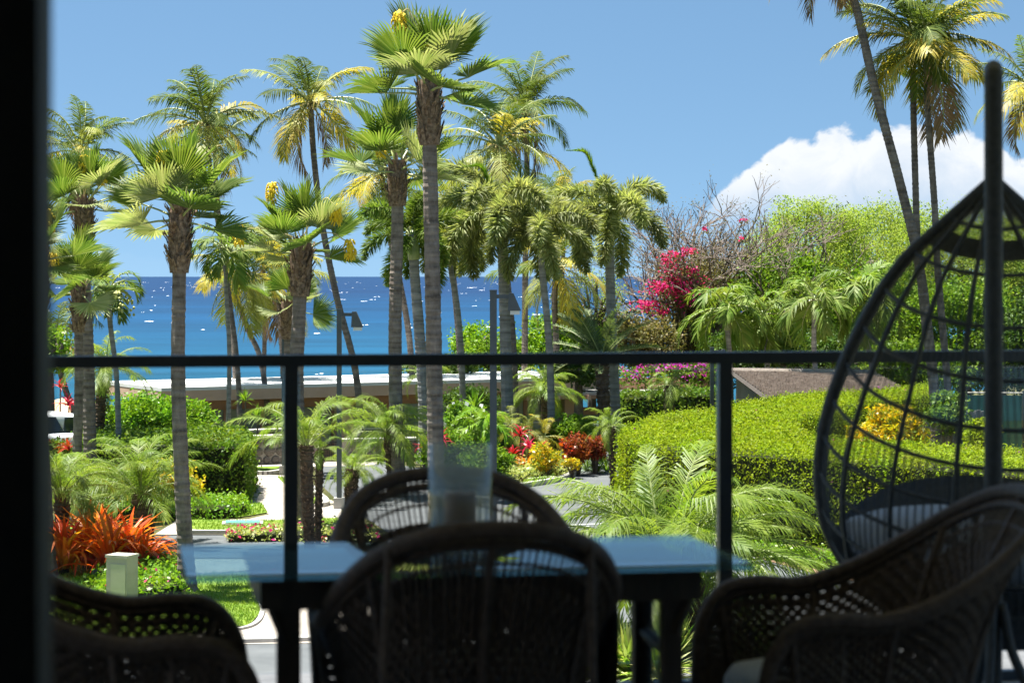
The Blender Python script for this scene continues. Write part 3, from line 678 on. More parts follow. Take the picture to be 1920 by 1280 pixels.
mb = MB(); mb.tube(catmull([(.0, 0, apex), (.004, 0, apex + .1), (-.003, 0, apex + .2), (0, 0, zt - .02)], 4), .007, 6); mb.build("rope", M['wicker_bl'], eg, smooth=True)
prof_px = [(345, 0.012), (380, .075), (430, .165), (480, .258), (540, .330), (600, .386), (670, .440), (740, .482), (800, .508), (860, .521), (920, .520), (980, .505), (1040, .462), (1090, .38), (1120, .28), (1138, .12), (1142, .0)]
prof = [(5.5 - (y - 518) / 623.0 - FZ, r_) for y, r_ in prof_px]
zs = np.array([p[0] for p in prof])[::-1]; rs = np.array([p[1] for p in prof])[::-1]
def erad(z): return float(np.interp(z, zs, rs))
def ept(z, a):
    """a: -90..90 deg across the back of the basket (0 = towards the viewer)"""
    r_ = erad(z); dip = .19 * math.cos(R(a)) * min(1, max(0, (apex - z) / .5)) if z > .42 else 0
    return Vector((r_ * math.sin(R(a)), -.80 * r_ * math.cos(R(a)), z - dip))
zl = list(np.linspace(apex - .01, .345, 40))
mb = MB(); mb.tube([ept(z, -90) for z in zl] + [ept(z, 90) for z in zl[::-1]], .021, 10, False); mb.build("rim", M['wicker_bl'], eg, smooth=True)
for a in (-66, -44, -22, 22, 44, 66):
    mb = MB(); mb.tube([ept(z, a) for z in zl], .0085, 6); mb.build("rib", M['wicker_bl'], eg, smooth=True)
for z in (1.50, 1.40, 1.29, 1.18, 1.07, .96, .85, .74, .63, .54):
    mb = MB(); mb.tube([ept(z, a) for a in np.linspace(-90, 90, 25)], .0068, 6); mb.build("hoop", M['wicker_bl'], eg, smooth=True)
mb = MB()
for a in np.linspace(-88, 88, 64):
    mb.tube([ept(z, a) for z in np.linspace(.95, .36, 12)], .0030, 4, False)
    mb.tube([ept(z, a) for z in np.linspace(1.56, 1.02, 8)], .0019, 4, False)
# dense bowl under the seat and the tight collar at the neck
for z0, z1, n_ in ((.56, .345, 9), (1.475, 1.43, 2)):
    zz = np.linspace(z0, z1, n_ + 1)
    for i in range(n_):
        for a in np.arange(-90, 90, 6):
            mb.poly([ept(zz[i], a), ept(zz[i], a + 6), ept(zz[i + 1], a + 6), ept(zz[i + 1], a)])
mb.build("weave", M['wicker_bl'], eg, kind="stuff")
# front half of the bowl under the cushion
mb = MB(); zz = np.linspace(.50, .345, 7)
for i in range(6):
    for a in np.arange(90, 270, 9):
        mb.poly([ept(zz[i], a), ept(zz[i], a + 9), ept(zz[i + 1], a + 9), ept(zz[i + 1], a)])
mb.build("bowl_front", M['wicker_bl'], eg)
mb = MB(); mb.lathe([(0, .36), (.25, .372), (.37, .43), (.445, .50), (.46, .545), (.44, .585), (.36, .61), (.18, .618), (0, .62)], 36)
mb.v = [(x, -.02 + y * .78, z) for x, y, z in mb.v]
cu = mb.build("egg_chair_cushion", M['cushion'], None, smooth=True, loc=EC); tag(cu, "round grey seat cushion inside the hanging egg chair", "cushion")

# ------------------------------------------------------------------ palms
def pinnate_arrays(L, e0, bend, n, ll, lw, fwd, droop, dih=15, plume=False, seed=0, start=.12, ragged=.15, pw=1.4):
    """a feather frond along +X: returns leaflet quads, leaflet tips and the rachis points"""
    r = np.random.default_rng(seed); K = 22
    ang = R(e0) - R(bend) * np.linspace(0, 1, K) ** pw
    step = L / (K - 1)
    x = np.concatenate([[0], np.cumsum(np.cos(ang[:-1]) * step)]); z = np.concatenate([[0], np.cumsum(np.sin(ang[:-1]) * step)])
    rach = np.stack([x, np.zeros(K), z], 1)
    per = n * (5 if plume else 2)
    t = start + (1 - start) * (np.arange(per) + r.uniform(0, 1, per)) / per
    idx = t * (K - 1); i0 = np.clip(idx.astype(int), 0, K - 2); f = (idx - i0)[:, None]
    base = rach[i0] * (1 - f) + rach[i0 + 1] * f
    T = unit(rach[i0 + 1] - rach[i0]); S = np.tile(np.array([0, 1.0, 0]), (per, 1)); Nn = np.cross(S, T) * -1
    Nn = np.where(Nn[:, 2:3] < 0, Nn * 1, Nn)
    side = np.where(np.arange(per) % 2 == 0, 1.0, -1.0)[:, None]
    prof = np.clip(np.sin(np.pi * (.16 + .80 * t)), .05, 1)[:, None] ** .65
    ln = ll * prof * (1 + r.normal(size=(per, 1)) * ragged * .6)
    if plume:
        a = r.uniform(0, 2 * math.pi, (per, 1)); out = S * np.cos(a) + Nn * np.sin(a)
        fw = R(fwd) * r.uniform(.75, 1.2, (per, 1))
        d = unit(T * np.cos(fw) + out * np.sin(fw))
        wv = np.cross(d, unit(r.normal(size=(per, 3))))
    else:
        fw = R(fwd) * (1.12 - .45 * t[:, None]) * r.uniform(.9, 1.1, (per, 1)); dh = R(dih) * r.uniform(.3, 1.5, (per, 1))
        d = unit(T * np.cos(fw) + (S * side * np.cos(dh) + Nn * np.sin(dh)) * np.sin(fw))
        wv = np.cross(d, Nn)
    wv = unit(wv) * lw / 2
    dr = np.array([0, 0, -1.0]) * droop * ln * r.uniform(.6, 1.4, (per, 1))
    mid = base + d * ln * .5 + dr * .22; tip = base + d * ln * .93 + dr
    quad = np.stack([base - wv * .5, base + wv * .5, mid + wv, mid - wv], 1)
    tri = np.stack([mid - wv, mid + wv, tip, tip], 1)
    return quad, tri, rach, mid, wv, tip
def join_mesh(name, quads, tris, tube, mat, mat2):
    """leaflets + rachis in one mesh; every leaflet one island (shared verts between quad and tri)"""
    keep = np.random.default_rng(len(quads)).random(len(quads)) > .07; quads = quads[keep]; tris = tris[keep]
    n = len(quads); V = np.concatenate([quads, tris[:, 2:3]], 1).reshape(-1, 3)       # 5 verts per leaflet
    faces = []
    for i in range(n):
        b = i * 5; faces.append((b, b + 1, b + 2, b + 3)); faces.append((b + 3, b + 2, b + 4))
    vv = [tuple(v) for v in V]; mi = [0] * len(faces); o = len(vv)
    vv += tube.v; faces += [tuple(o + k for k in f) for f in tube.f]; mi += [1] * len(tube.f)
    me = bpy.data.meshes.new(name); me.from_pydata(vv, [], faces)
    me.materials.append(mat); me.materials.append(mat2); me.polygons.foreach_set("material_index", mi); me.update()
    return me
_fc = {}
def frond(kind, e0, var=0, matkey=None):
    key = (kind, e0, var, matkey)
    if key in _fc: return _fc[key]
    sd = hash((len(kind), e0, var)) % 9999
    pet = M['petiole']
    if kind == 'coco':      # length 1 = reach of the frond
        a = pinnate_arrays(1.0, e0, 46 + 14 * (var % 3) + max(0, e0) * .22, 46, .29, .017, 56, .5, 8, seed=sd, start=.16, ragged=.3)
        m_ = M[matkey or 'coco']; rr = .016
    elif kind == 'fox':
        a = pinnate_arrays(1.0, e0, 80 + 12 * (var % 3) + max(0, e0) * .5, 120, .225, .0165, 62, .16, plume=True, seed=sd, start=.10)
        m_ = M[matkey or 'fox']; rr = .014
    elif kind == 'manila':
        a = pinnate_arrays(1.0, e0, 95 + 12 * (var % 3) + max(0, e0) * .5, 30, .34, .040, 52, .45, 25, seed=sd, start=.10)
        m_ = M[matkey or 'manila']; rr = .02
    elif kind == 'date':
        a = pinnate_arrays(1.0, e0, 58 + 16 * (var % 3) + max(0, e0) * .35, 64, .25, .0095, 46, .48, 18, seed=sd, start=.10, ragged=.25)
        m_ = M[matkey or 'date']; rr = .010
    elif kind == 'cycad':
        a = pinnate_arrays(1.0, e0, 30 + 12 * (var % 3), 60, .14, .014, 66, .05, 28, seed=sd, start=.08)
        m_ = M[matkey or 'cycad']; rr = .012
    quad, tri, rach, *_ = a
    tb = MB(); K = len(rach); tb.tube([tuple(p) for p in rach[::3]], [rr * (1 - .8 * i / (K / 3)) for i in range(len(rach[::3]))], 4)
    _fc[key] = join_mesh("frond", quad, tri, tb, m_, pet); return _fc[key]
def fan_leaf(var=0, matkey='fan'):
    """stiff pleated fan on a stout petiole, along +X, blade turned up"""
    key = ('fan', var, matkey)
    if key in _fc: return _fc[key]
    r = np.random.default_rng(100 + var); mb = MB(); n = 40; pl = .58 + .08 * (var % 3); Rr = 1.0
    span = R(100 + 14 * (var % 2)); cup = .30 + .16 * (var % 3)
    def pt(a, rr, up=0):
        x = pl + rr * math.cos(a) * (1 if math.cos(a) > 0 else .55); y = rr * math.sin(a) * .92
        return Vector((x, y, cup * (y * y) * 1.0 + .05 * rr - .16 * max(0, rr - .6) ** 1.3 + up))
    da = 2 * span / n
    for i in range(n):
        a0 = -span + i * da; a1 = a0 + da; am = (a0 + a1) / 2
        ln = Rr * (1 - .18 * (abs(am) / span) ** 2) * r.uniform(.84, 1.05); r1 = ln * r.uniform(.55, .66)
        c = Vector((pl, 0, 0)); e0, e1, mm = pt(a0, r1), pt(a1, r1), pt(am, r1 * 1.01, .05 * r1)
        tp = pt(am + r.normal() * .02, ln, -.05 * r.uniform(0, 1.6)); q = .5 * (r1 + ln)
        f0, f1 = pt(am - da * .26, q), pt(am + da * .26, q)
        b = len(mb.v); mb.v += [tuple(v) for v in (c, e0, mm, e1, f0, f1, tp)]
        for f in ((0, 1, 2), (0, 2, 3), (1, 4, 2), (2, 5, 3), (2, 4, 6), (2, 6, 5)): mb.f.append(tuple(b + k for k in f)); mb.m.append(0)
    mb.cur = 1; mb.tube([(0, 0, 0), (pl * .5, 0, .02), (pl, 0, .0), (pl + .35, 0, .045)], [.030, .020, .016, .006], 5)
    _fc[key] = mb.mesh("frond", [M[matkey], M['petiole']]); return _fc[key]
def trunk_path(px_pts, D, zbase=None):
    pts = [P(x, y, D) for x, y in px_pts]
    b = pts[-1]; zg = float(terr(b.x, b.y)) if zbase is None else zbase
    base = Vector((b.x + (b.x - pts[-2].x) * max(0, (b.z - zg)) / max(.3, abs(pts[-2].z - b.z)) * .3, b.y, zg - .03))
    if b.z - zg > .15: pts.append(base)
    else: pts[-1] = base
    return pts[::-1]          # base first
def ringed_trunk(path, r0, r1, flare=1.5, m=14, sides=10, ringstep=.13, seed=0, shaggy=0.0):
    r = np.random.default_rng(seed); fine = catmull(path, m)
    # resample evenly
    ln = [0]
    for a, b in zip(fine[:-1], fine[1:]): ln.append(ln[-1] + (b - a).length)
    T_ = ln[-1]; k = max(12, int(T_ / ringstep) * 2); out = []; rad = []
    for i in range(k + 1):
        s = T_ * i / k; j = min(len(ln) - 2, max(0, int(np.searchsorted(ln, s)) - 1)); f = (s - ln[j]) / max(1e-6, ln[j + 1] - ln[j])
        out.append(fine[j].lerp(fine[j + 1], f)); t = i / k
        rr = r0 + (r1 - r0) * t; rr *= 1 + (flare - 1) * math.exp(-s / .35)
        rad.append(rr * (1 + (.03 if i % 2 else -.03) * r.uniform(.2, 1.6) + r.normal() * (.02 + shaggy)))
    return MB().tube(out, rad, sides)
GR = dict(fan="fan palms in the garden", coco="coconut palms along the shore", fox="foxtail palms in the garden", manila="small clustering palms", date="pygmy date palms", cycad=None)
def palm(kind, label, D, pts, w, R_px, n, seed, cat="palm tree", name=None, yellow=0.0, flowers=(), emin=None, emax=82, matkey=None, tilt=0.0, wind=0.0, spear=None, bare=False, group=None, fruit=False, zbase=None, boots=True):
    """pts: pixel path of the trunk from crown downward at depth D; w trunk px width; R_px reach of fronds in px"""
    emin = (-14 if kind == 'fan' else -35) if emin is None else emin
    r = np.random.default_rng(seed); k = F / D; path = trunk_path(pts, D, zbase)
    base, crown = path[0], path[-1]; reach = R_px / k; rt = w / k / 2
    nm = name or dict(fan="fan_palm", coco="coconut_palm", fox="foxtail_palm", manila="manila_palm", date="pygmy_date_palm", cycad="cycad").get(kind)
    t = thing(nm, label, cat, base, 0, group or GR[kind])
    loc = [p - base for p in path]; top = crown - base
    if kind == 'fan':
        ringed_trunk(loc, rt * 1.12, rt * .92, 1.45, seed=seed).build("trunk", M['trunk_fan'], t, smooth=False)
        # ragged skirt of old leaf bases under the crown
        mb = MB(); H = min(1.15, .95 * reach); dirv = (loc[-1] - loc[-2]).normalized()
        core = [top - dirv * H * (1 - i / 8) for i in range(9)]
        mb.tube(core, [rt * (1.02 + .55 * math.sin(math.pi * min(1, .18 + .62 * i / 8))) for i in range(9)], 12)
        for i in range(150):
            a = r.uniform(0, 2 * math.pi); s = r.uniform(0, 1); c = top - dirv * H * (1 - s)
            rr = rt * (1.02 + .55 * math.sin(math.pi * min(1, .18 + .62 * s))); o = Vector((math.cos(a), math.sin(a), 0)); sd = Vector((-math.sin(a), math.cos(a), 0))
            wd = r.uniform(.02, .055); hh = r.uniform(.10, .26); b0 = c + o * rr * .96
            lean = r.uniform(.02, .13)
            mb.poly([b0 - sd * wd, b0 + sd * wd, b0 + sd * wd * .5 + o * lean + Vector((0, 0, hh)), b0 - sd * wd * .4 + o * lean + Vector((0, 0, hh * r.uniform(.7, 1)))])
        mb.build("leaf_bases", M['fibre'], t, kind="stuff")
        for i in range(n):
            az_ = i * 2.39996 + r.normal() * .2; q = i / (n - 1)
            elv = R(emax - (emax - emin) * q ** .9 + r.normal() * 5)
            m_ = fan_leaf(int(r.integers(0, 4)), 'fan_pale' if (q > .35 and r.random() < .42) else (matkey or 'fan'))
            off = Vector((math.cos(az_), math.sin(az_), 0)) * rt * .7
            s_ = reach / 1.36 * r.uniform(.88, 1.08)
            inst("frond", m_, t, top + off - Vector((0, 0, .28 * q * reach / 1.3)), (r.normal() * .35, -elv, az_ + wind * .2), s_)
        for (fx, fy, bx, by) in flowers:         # pixel of the yellow head, pixel of the arc's top
            e = P(fx, fy, D) - base; b = P(bx, by, D) - base; e.y -= .3; b.y -= .2
            mb = MB(); mb.tube(catmull([top + Vector((0, -.05, .05)), top.lerp(b, .6) + Vector((0, -.1, .08)), b, b.lerp(e, .5) + (b - top) * .04, e + Vector((0, 0, .10))], 6), .012, 5)
            fs = mb.build("flower_stalk", M['stalk'], t)
            mb = MB(); hr = .095; 
            for i in range(70):
                a = r.uniform(0, 6.28); ph = r.uniform(0, 1); rr = hr * math.sin(math.pi * (.12 + .8 * ph)) ** .7
                c = e + Vector((math.cos(a) * rr, math.sin(a) * rr, .16 - .42 * ph)); dd = Vector((math.cos(a), math.sin(a), -.8)) * .035
                mb.tube([c, c + dd, c + dd * 1.5 + Vector((0, 0, -.05))], [.014, .017, .006], 4)
            mb.lathe([(0, .15), (hr * .6, .08), (hr * .8, -.05), (hr * .5, -.18), (0, -.24)], 10, tuple(e))
            mb.build("flower_cluster", M['flower_y'], fs)
    else:
        tm = dict(coco='trunk_coco', fox='trunk_fox', manila='trunk_fox', date='trunk_rough', cycad='trunk_rough')[kind]
        rough = kind in ('date', 'cycad')
        ringed_trunk(loc, rt * (1.05 if not rough else .85), rt * (.82 if not rough else 1.1), 1.5 if not rough else 1.0, seed=seed, shaggy=.07 if rough else 0, ringstep=.13 if not rough else .07).build("trunk", M[tm], t)
        if rough and boots:
            mb = MB(); H = (top - loc[0]).length
            for i in range(int(90 * max(1, H))):
                s = r.uniform(0, 1) ; c = loc[0].lerp(top, s); a = r.uniform(0, 6.28); o = Vector((math.cos(a), math.sin(a), 0)); sd = Vector((-o.y, o.x, 0))
                rr = rt * (.85 + .25 * s); b0 = c + o * rr * .95; wd = .03; ln = r.uniform(.05, .11)
                mb.poly([b0 - sd * wd, b0 + sd * wd, b0 + o * ln + Vector((0, 0, ln * .8))])
            mb.build("leaf_bases", M['fibre' if kind == 'date' else 'trunk_rough'], t, kind="stuff")
        if kind in ('fox', 'manila'):
            d_ = (loc[-1] - loc[-2]).normalized(); h = reach * .42
            MB().tube([top - d_ * h, top - d_ * h * .6, top, top + d_ * h * .2], [rt * 1.0, rt * 1.12, rt * .75, rt * .3], 10).build("crownshaft", M['crownshaft'], t, smooth=True)
        if kind == 'coco':
            mb = MB()
            for i in range(14):
                a = r.uniform(0, 6.28); b0 = top + Vector((math.cos(a) * rt * .5, math.sin(a) * rt * .5, -.25 * r.random()))
                mb.tube([b0, b0 + Vector((math.cos(a) * .22, math.sin(a) * .22, .05)), b0 + Vector((math.cos(a) * .34, math.sin(a) * .34, -.12))], [.05, .03, .012], 4)
            mb.build("leaf_bases", M['stalk'], t, kind="stuff")
        if fruit:
            mb = MB()
            for i in range(130):
                g = i % 7; a = g * .9 + r.normal() * .12; s = r.uniform(.1, 1); rad = reach * (.22 + .42 * math.sin(s * 1.7)); c = top + Vector((math.cos(a) * rad, math.sin(a) * rad, -reach * (.05 + .75 * s * s)))
                mb.lathe([(0, .05), (.035, .015), (.035, -.015), (0, -.05)], 5, tuple(c))
            mb.build("fruit_strands", M['fruit'], t, kind="stuff")
        step = 12
        for i in range(n):
            az_ = i * 2.39996 + r.normal() * .25 + seed; q = i / max(1, n - 1)
            e = emax - (emax - emin) * q ** (1.35 if kind == 'coco' else 1.0) + r.normal() * 6; e = int(round(e / step) * step)
            mk = matkey
            if r.random() < yellow * (q * 1.3) : mk = 'coco_y' if (kind == 'coco' and r.random() < .55) else ('coco_m' if kind == 'coco' else matkey)
            if kind == 'coco' and i >= n - 2 and seed % 3 != 1: mk = 'coco_b'; e = -60
            m_ = frond(kind, e, int(r.integers(0, 3)), mk)
            s_ = reach * r.uniform(.88, 1.14) * (1.12 if kind in ('coco', 'fox') else 1.05)
            inst("frond", m_, t, top + Vector((math.cos(az_), math.sin(az_), 0)) * rt * .4, (r.normal() * .22, r.normal() * .05, az_), s_)
        if spear:        # a pale new frond leaning over: pixel of its tip
            e = P(*spear, D) - base
            b = top.lerp(e, .55) + Vector((0, 0, (e - top).length * .34))
            path2 = catmull([top, top.lerp(b, .6) + Vector((0, 0, .1)), b, e], 8); mb = MB()
            rr_ = np.random.default_rng(seed)
            for j in range(len(path2) - 1):
                for kk in range(16):
                    p0 = path2[j].lerp(path2[j + 1], rr_.random()); d0 = (path2[min(j + 2, len(path2) - 1)] - path2[j]).normalized()
                    oo = Vector(rr_.normal(size=3)) ; oo -= d0 * oo.dot(d0); oo.normalize(); l_ = .34 * math.sin(math.pi * min(.95, .12 + j / len(path2)))
                    s2 = d0.cross(oo) * .018; tip = p0 + d0 * l_ * .85 + oo * l_ * .35
                    mb.poly([p0 - s2, p0 + s2, tip])
            mb.build("new_frond", M['fox_n'], t)
    return t

# fan palms, nearest row
palm('fan', "tallest fan palm, ragged brown trunk rising in the middle of the view", 39.7, [(803, 150), (806, 300), (813, 620), (817, 850), (822, 1100)], 29, 138, 14, 11,
     flowers=[(796, 100, 800, 55), (750, 38, 768, 22)])
palm('fan', "fan palm with a broad flat crown left of the railing post, bare trunk", 39.0, [(337, 388), (336, 520), (334, 700), (341, 900), (352, 1110)], 27, 138, 15, 12, flowers=[(312, 300, 305, 285)])
palm('fan', "slender fan palm just left of the tallest one, thick pale crown", 56, [(745, 300), (745, 420), (741, 600), (742, 760), (748, 930)], 24, 120, 14, 13, flowers=[(716, 275, 716, 255)])
palm('fan', "fan palm behind the left railing post with three yellow flower heads hanging wide", 48, [(566, 455), (562, 560), (556, 700), (560, 850), (566, 1000)], 27, 110, 15, 14,
     flowers=[(632, 396, 612, 372), (658, 462, 628, 438), (452, 435, 480, 428), (513, 356, 524, 345)])
palm('fan', "fan palm with two yellow flower heads, second trunk from the dark door frame", 54, [(158, 372), (158, 500), (164, 640), (168, 800), (172, 935)], 23, 104, 13, 15, flowers=[(195, 326, 188, 285), (163, 302, 158, 290)])
palm('fan', "fan palm half hidden by the dark door frame at the far left", 41, [(66, 470), (70, 600), (74, 760), (84, 950), (90, 1075)], 27, 124, 12, 16, flowers=[(96, 408, 92, 395)])
palm('fan', "low fan palm with narrow trunk flaring white at its base beside the date palms", 50.5, [(148, 530), (147, 600), (148, 720), (144, 880), (143, 975)], 17, 98, 11, 17, flowers=[(104, 485, 110, 470)])
palm('fan', "small fan palm peeping out below the crown behind the left railing post", 62, [(540, 565), (541, 620), (543, 700), (546, 760)], 20, 74, 9, 18)

# coconut palms towards the shore
palm('coco', "coconut palm whose dark upright crown shows above the left fan palms", 72, [(150, 285), (158, 420), (164, 600), (170, 740)], 13, 108, 24, 21, emin=-30, yellow=.5)
palm('coco', "coconut palm with dense crown standing over the flat-topped fan palm", 76, [(386, 232), (398, 350), (414, 450), (430, 560), (446, 700)], 10, 118, 26, 22, yellow=.35)
palm('coco', "second coconut palm with thin trunk close beside the dense-crowned one", 82, [(402, 275), (408, 380), (420, 470), (432, 580), (440, 700)], 9, 88, 20, 23, yellow=.4)
palm('coco', "tall coconut palm with long curved trunk leaning right, open crown against the sky", 76, [(582, 192), (589, 300), (604, 420), (632, 560), (668, 705)], 13, 118, 24, 24, yellow=.75, emin=-60)
palm('coco', "coconut palm crown hanging behind the slender fan palm", 84, [(716, 325), (728, 430), (752, 540), (770, 660)], 12, 102, 22, 25, yellow=.65, emin=-55)
palm('coco', "coconut palm with pale drooping crown above the left foxtail palm", 80, [(935, 272), (938, 380), (950, 520), (962, 660)], 15, 122, 26, 26, yellow=.55, emin=-50)
palm('coco', "tall dark coconut palm crown just behind the pale drooping one", 88, [(986, 205), (988, 330), (985, 500), (984, 660)], 12, 112, 24, 27, yellow=.2, emin=-30)
palm('coco', "low yellowing coconut palm near the left lamp post, trunk leaning right", 78, [(452, 505), (446, 560), (466, 620), (492, 690)], 11, 100, 20, 28, yellow=.9, emin=-65)
palm('coco', "low coconut palm with golden fronds behind the left railing post", 82, [(522, 520), (522, 560), (526, 620), (530, 690)], 10, 105, 22, 29, yellow=1.0, emin=-65)
palm('coco', "coconut palm with a straight thin trunk between the golden low palms", 86, [(494, 480), (495, 560), (496, 630), (495, 700)], 9, 90, 18, 30, yellow=.5)
palm('coco', "golden coconut palm between the two foxtail palms", 84, [(1043, 500), (1040, 560), (1042, 620), (1044, 690)], 13, 108, 22, 31, yellow=1.0, emin=-70)
palm('coco', "slim coconut palm rising behind the golden one between the foxtail palms", 92, [(1052, 380), (1056, 470), (1052, 560), (1046, 680)], 9, 85, 20, 32, yellow=.5)
palm('coco', "coconut palm trunk leaning out of the top of the picture, leftmost of the tall trio", 62, [(1560, -110), (1604, 10), (1640, 165), (1688, 345), (1722, 490), (1740, 620), (1752, 745)], 19, 135, 18, 33, yellow=.5, emin=-55)
palm('coco', "middle coconut palm of the tall trio, straight trunk and golden-green crown", 63.5, [(1713, 72), (1712, 160), (1716, 330), (1722, 480), (1738, 640), (1750, 740)], 14, 142, 26, 34, yellow=.7, emin=-45)
palm('coco', "right coconut palm of the tall trio, gently bent trunk under a full crown", 62.5, [(1738, 92), (1738, 180), (1752, 380), (1758, 500), (1768, 620), (1778, 740)], 14, 145, 26, 35, yellow=.7, emin=-45)
palm('coco', "coconut palm at the far right edge, only its left fronds in view", 66, [(1938, 165), (1942, 400), (1950, 740)], 14, 110, 22, 36, yellow=.4, emin=-50)
palm('coco', "short coconut palm at far left with leaning trunk above the beach tent", 80, [(108, 640), (112, 690), (126, 740), (138, 770)], 13, 92, 18, 37, yellow=.45, emin=-40)
palm('coco', "coconut palm with upright fronds right behind the tallest fan palm", 86, [(842, 385), (846, 480), (856, 580), (864, 690)], 13, 92, 20, 38, yellow=.4, emin=-30)

# foxtail palms
palm('fox', "left foxtail palm with heavy bushy plumes beside the lamp post", 67, [(936, 388), (943, 480), (948, 640), (952, 780)], 23, 136, 11, 41, spear=(872, 312), emin=-35, emax=70)
palm('fox', "right foxtail palm with bushy plumes and a pale new leaf bent to the left", 68, [(1141, 392), (1143, 480), (1147, 620), (1153, 760)], 20, 128, 11, 42, spear=(1062, 282), emin=-45, emax=66)
palm('fox', "foxtail palm with smooth green neck behind the tallest fan palm", 66, [(774, 440), (778, 520), (786, 620), (794, 740)], 22, 112, 12, 43, matkey='manila', emin=-40)
palm('fox', "yellowish foxtail palm with thin curved trunk right of the tallest fan palm", 72, [(848, 440), (845, 500), (858, 580), (866, 690)], 12, 88, 13, 44, matkey='coco_m', emin=-50)
palm('fox', "foxtail palm standing between the two big foxtails", 66, [(1012, 420), (1016, 500), (1026, 600), (1032, 700)], 14, 112, 10, 45, emin=-50, emax=64)

# small bushy palms
palm('manila', "bright green bushy palm on a thin grey trunk above the pavilion roof", 64, [(425, 465), (424, 540), (430, 660), (428, 800)], 9, 78, 16, 51, emin=-35)
palm('manila', "bushy palm with hanging strings of green fruit at the left", 58, [(205, 540), (206, 600), (218, 700), (222, 800)], 11, 72, 15, 52, emin=-40, fruit=True)
palm('manila', "drooping green palm over the shake roof, leftmost of three", 82, [(1358, 578), (1366, 640), (1370, 720)], 11, 98, 16, 53, emin=-45)
palm('manila', "drooping green palm over the shake roof, middle of three", 79, [(1528, 560), (1526, 640), (1530, 720)], 11, 92, 16, 54, emin=-45)
palm('manila', "drooping green palm over the shake roof, next to the egg chair", 80, [(1612, 545), (1626, 640), (1640, 730)], 11, 102, 16, 55, emin=-45)
palm('manila', "wide drooping palm at the foot of the bougainvillea tree", 84, [(1430, 590), (1436, 650), (1440, 720)], 11, 92, 16, 56, emin=-45)

# pygmy date palms and cycads
palm('date', "pygmy date palm with dark shaggy trunk, left of three by the bromeliads", 42.5, [(116, 925), (117, 990), (120, 1062)], 27, 118, 30, 61, emin=14, emax=88)
palm('date', "pygmy date palm with a pale scar on its trunk, middle of three by the bromeliads", 47, [(172, 928), (176, 970), (178, 1010)], 27, 112, 28, 62, emin=14, emax=88)
palm('date', "pygmy date palm with the thickest shaggy trunk, right of three by the bromeliads", 45.5, [(264, 925), (270, 970), (274, 1026)], 36, 145, 34, 63, emin=14, emax=88)
palm('date', "tall pygmy date palm with red-brown trunk right of the railing post", 45, [(574, 835), (576, 920), (581, 1026)], 23, 140, 15, 64, emin=26)
palm('date', "pygmy date palm with green trunk leaning against the red-brown one", 46, [(600, 842), (598, 920), (596, 1010)], 14, 58, 10, 65, emin=10)
palm('date', "fine-leaved pygmy date palm spreading over the driveway gate", 56, [(726, 812), (730, 850), (734, 925)], 15, 112, 30, 66, emin=-5)
palm('date', "small pygmy date palm with pineapple-like trunk beside the left lamp post", 54, [(661, 880), (659, 905), (656, 945)], 27, 66, 24, 67, emin=-20)
palm('date', "large feathery date palm in the foreground right of the table", 33.5, [(1252, 1080), (1258, 1130), (1270, 1206)], 44, 310, 42, 68, emin=14, emax=86)
palm('date', "second feathery date palm reaching past the right railing post", 33.0, [(1312, 1085), (1306, 1140), (1300, 1216)], 46, 240, 24, 69, emin=-5, emax=74)
palm('date', "light green date palm above the white beach-house roof at left", 60, [(200, 690), (192, 712), (186, 800)], 20, 92, 26, 70, emin=-15, matkey='date')
palm('date', "small dark date palm in front of the low pavilion", 70, [(1020, 728), (1022, 760), (1024, 800)], 14, 72, 24, 71, emin=-25)
palm('date', "little date palm with stub trunk in front of the trimmed back hedge", 66, [(1256, 722), (1256, 742), (1254, 770)], 20, 52, 22, 72, emin=-35, zbase=1.2)
palm('date', "dark date palm beside the smooth grey trunk under the tallest fan palm", 68, [(795, 700), (796, 730), (800, 850)], 15, 50, 22, 73, emin=-35)
palm('date', "spiky little date palm at the left end of the lime hedge", 58, [(1146, 800), (1147, 830), (1150, 900)], 14, 60, 20, 74, emin=-30)
palm('cycad', "big cycad with stiff blue-green fronds on a dark rough trunk", 67, [(1128, 668), (1130, 720), (1134, 800)], 24, 118, 26, 75, name="cycad", cat="cycad", emin=-5, emax=78)
palm('date', "young areca palm with yellow-green leaves in the flower island", 64.5, [(997, 808), (996, 840), (997, 900)], 6, 62, 14, 76, name="areca_palm", matkey='coco_m', group="areca palms in the flower island", boots=False, emin=-40)
palm('date', "areca palm with golden leaf tips right of the dark lamp post", 65, [(962, 800), (960, 830), (960, 900)], 6, 66, 14, 77, name="areca_palm", matkey='coco_m', group="areca palms in the flower island", boots=False, emin=-40)
palm('date', "bare-stemmed areca palm with yellow arching leaves over the croton", 64, [(1022, 818), (1024, 850), (1026, 900)], 5, 58, 10, 78, name="areca_palm", matkey='coco_y', group="areca palms in the flower island", boots=False, emin=-60)
palm('manila', "leafy green palm left of the dark lamp post, over white flowers", 61, [(905, 800), (906, 840), (908, 900)], 8, 70, 16, 79, name="areca_palm", matkey='lime', group="areca palms in the flower island", emin=-30)

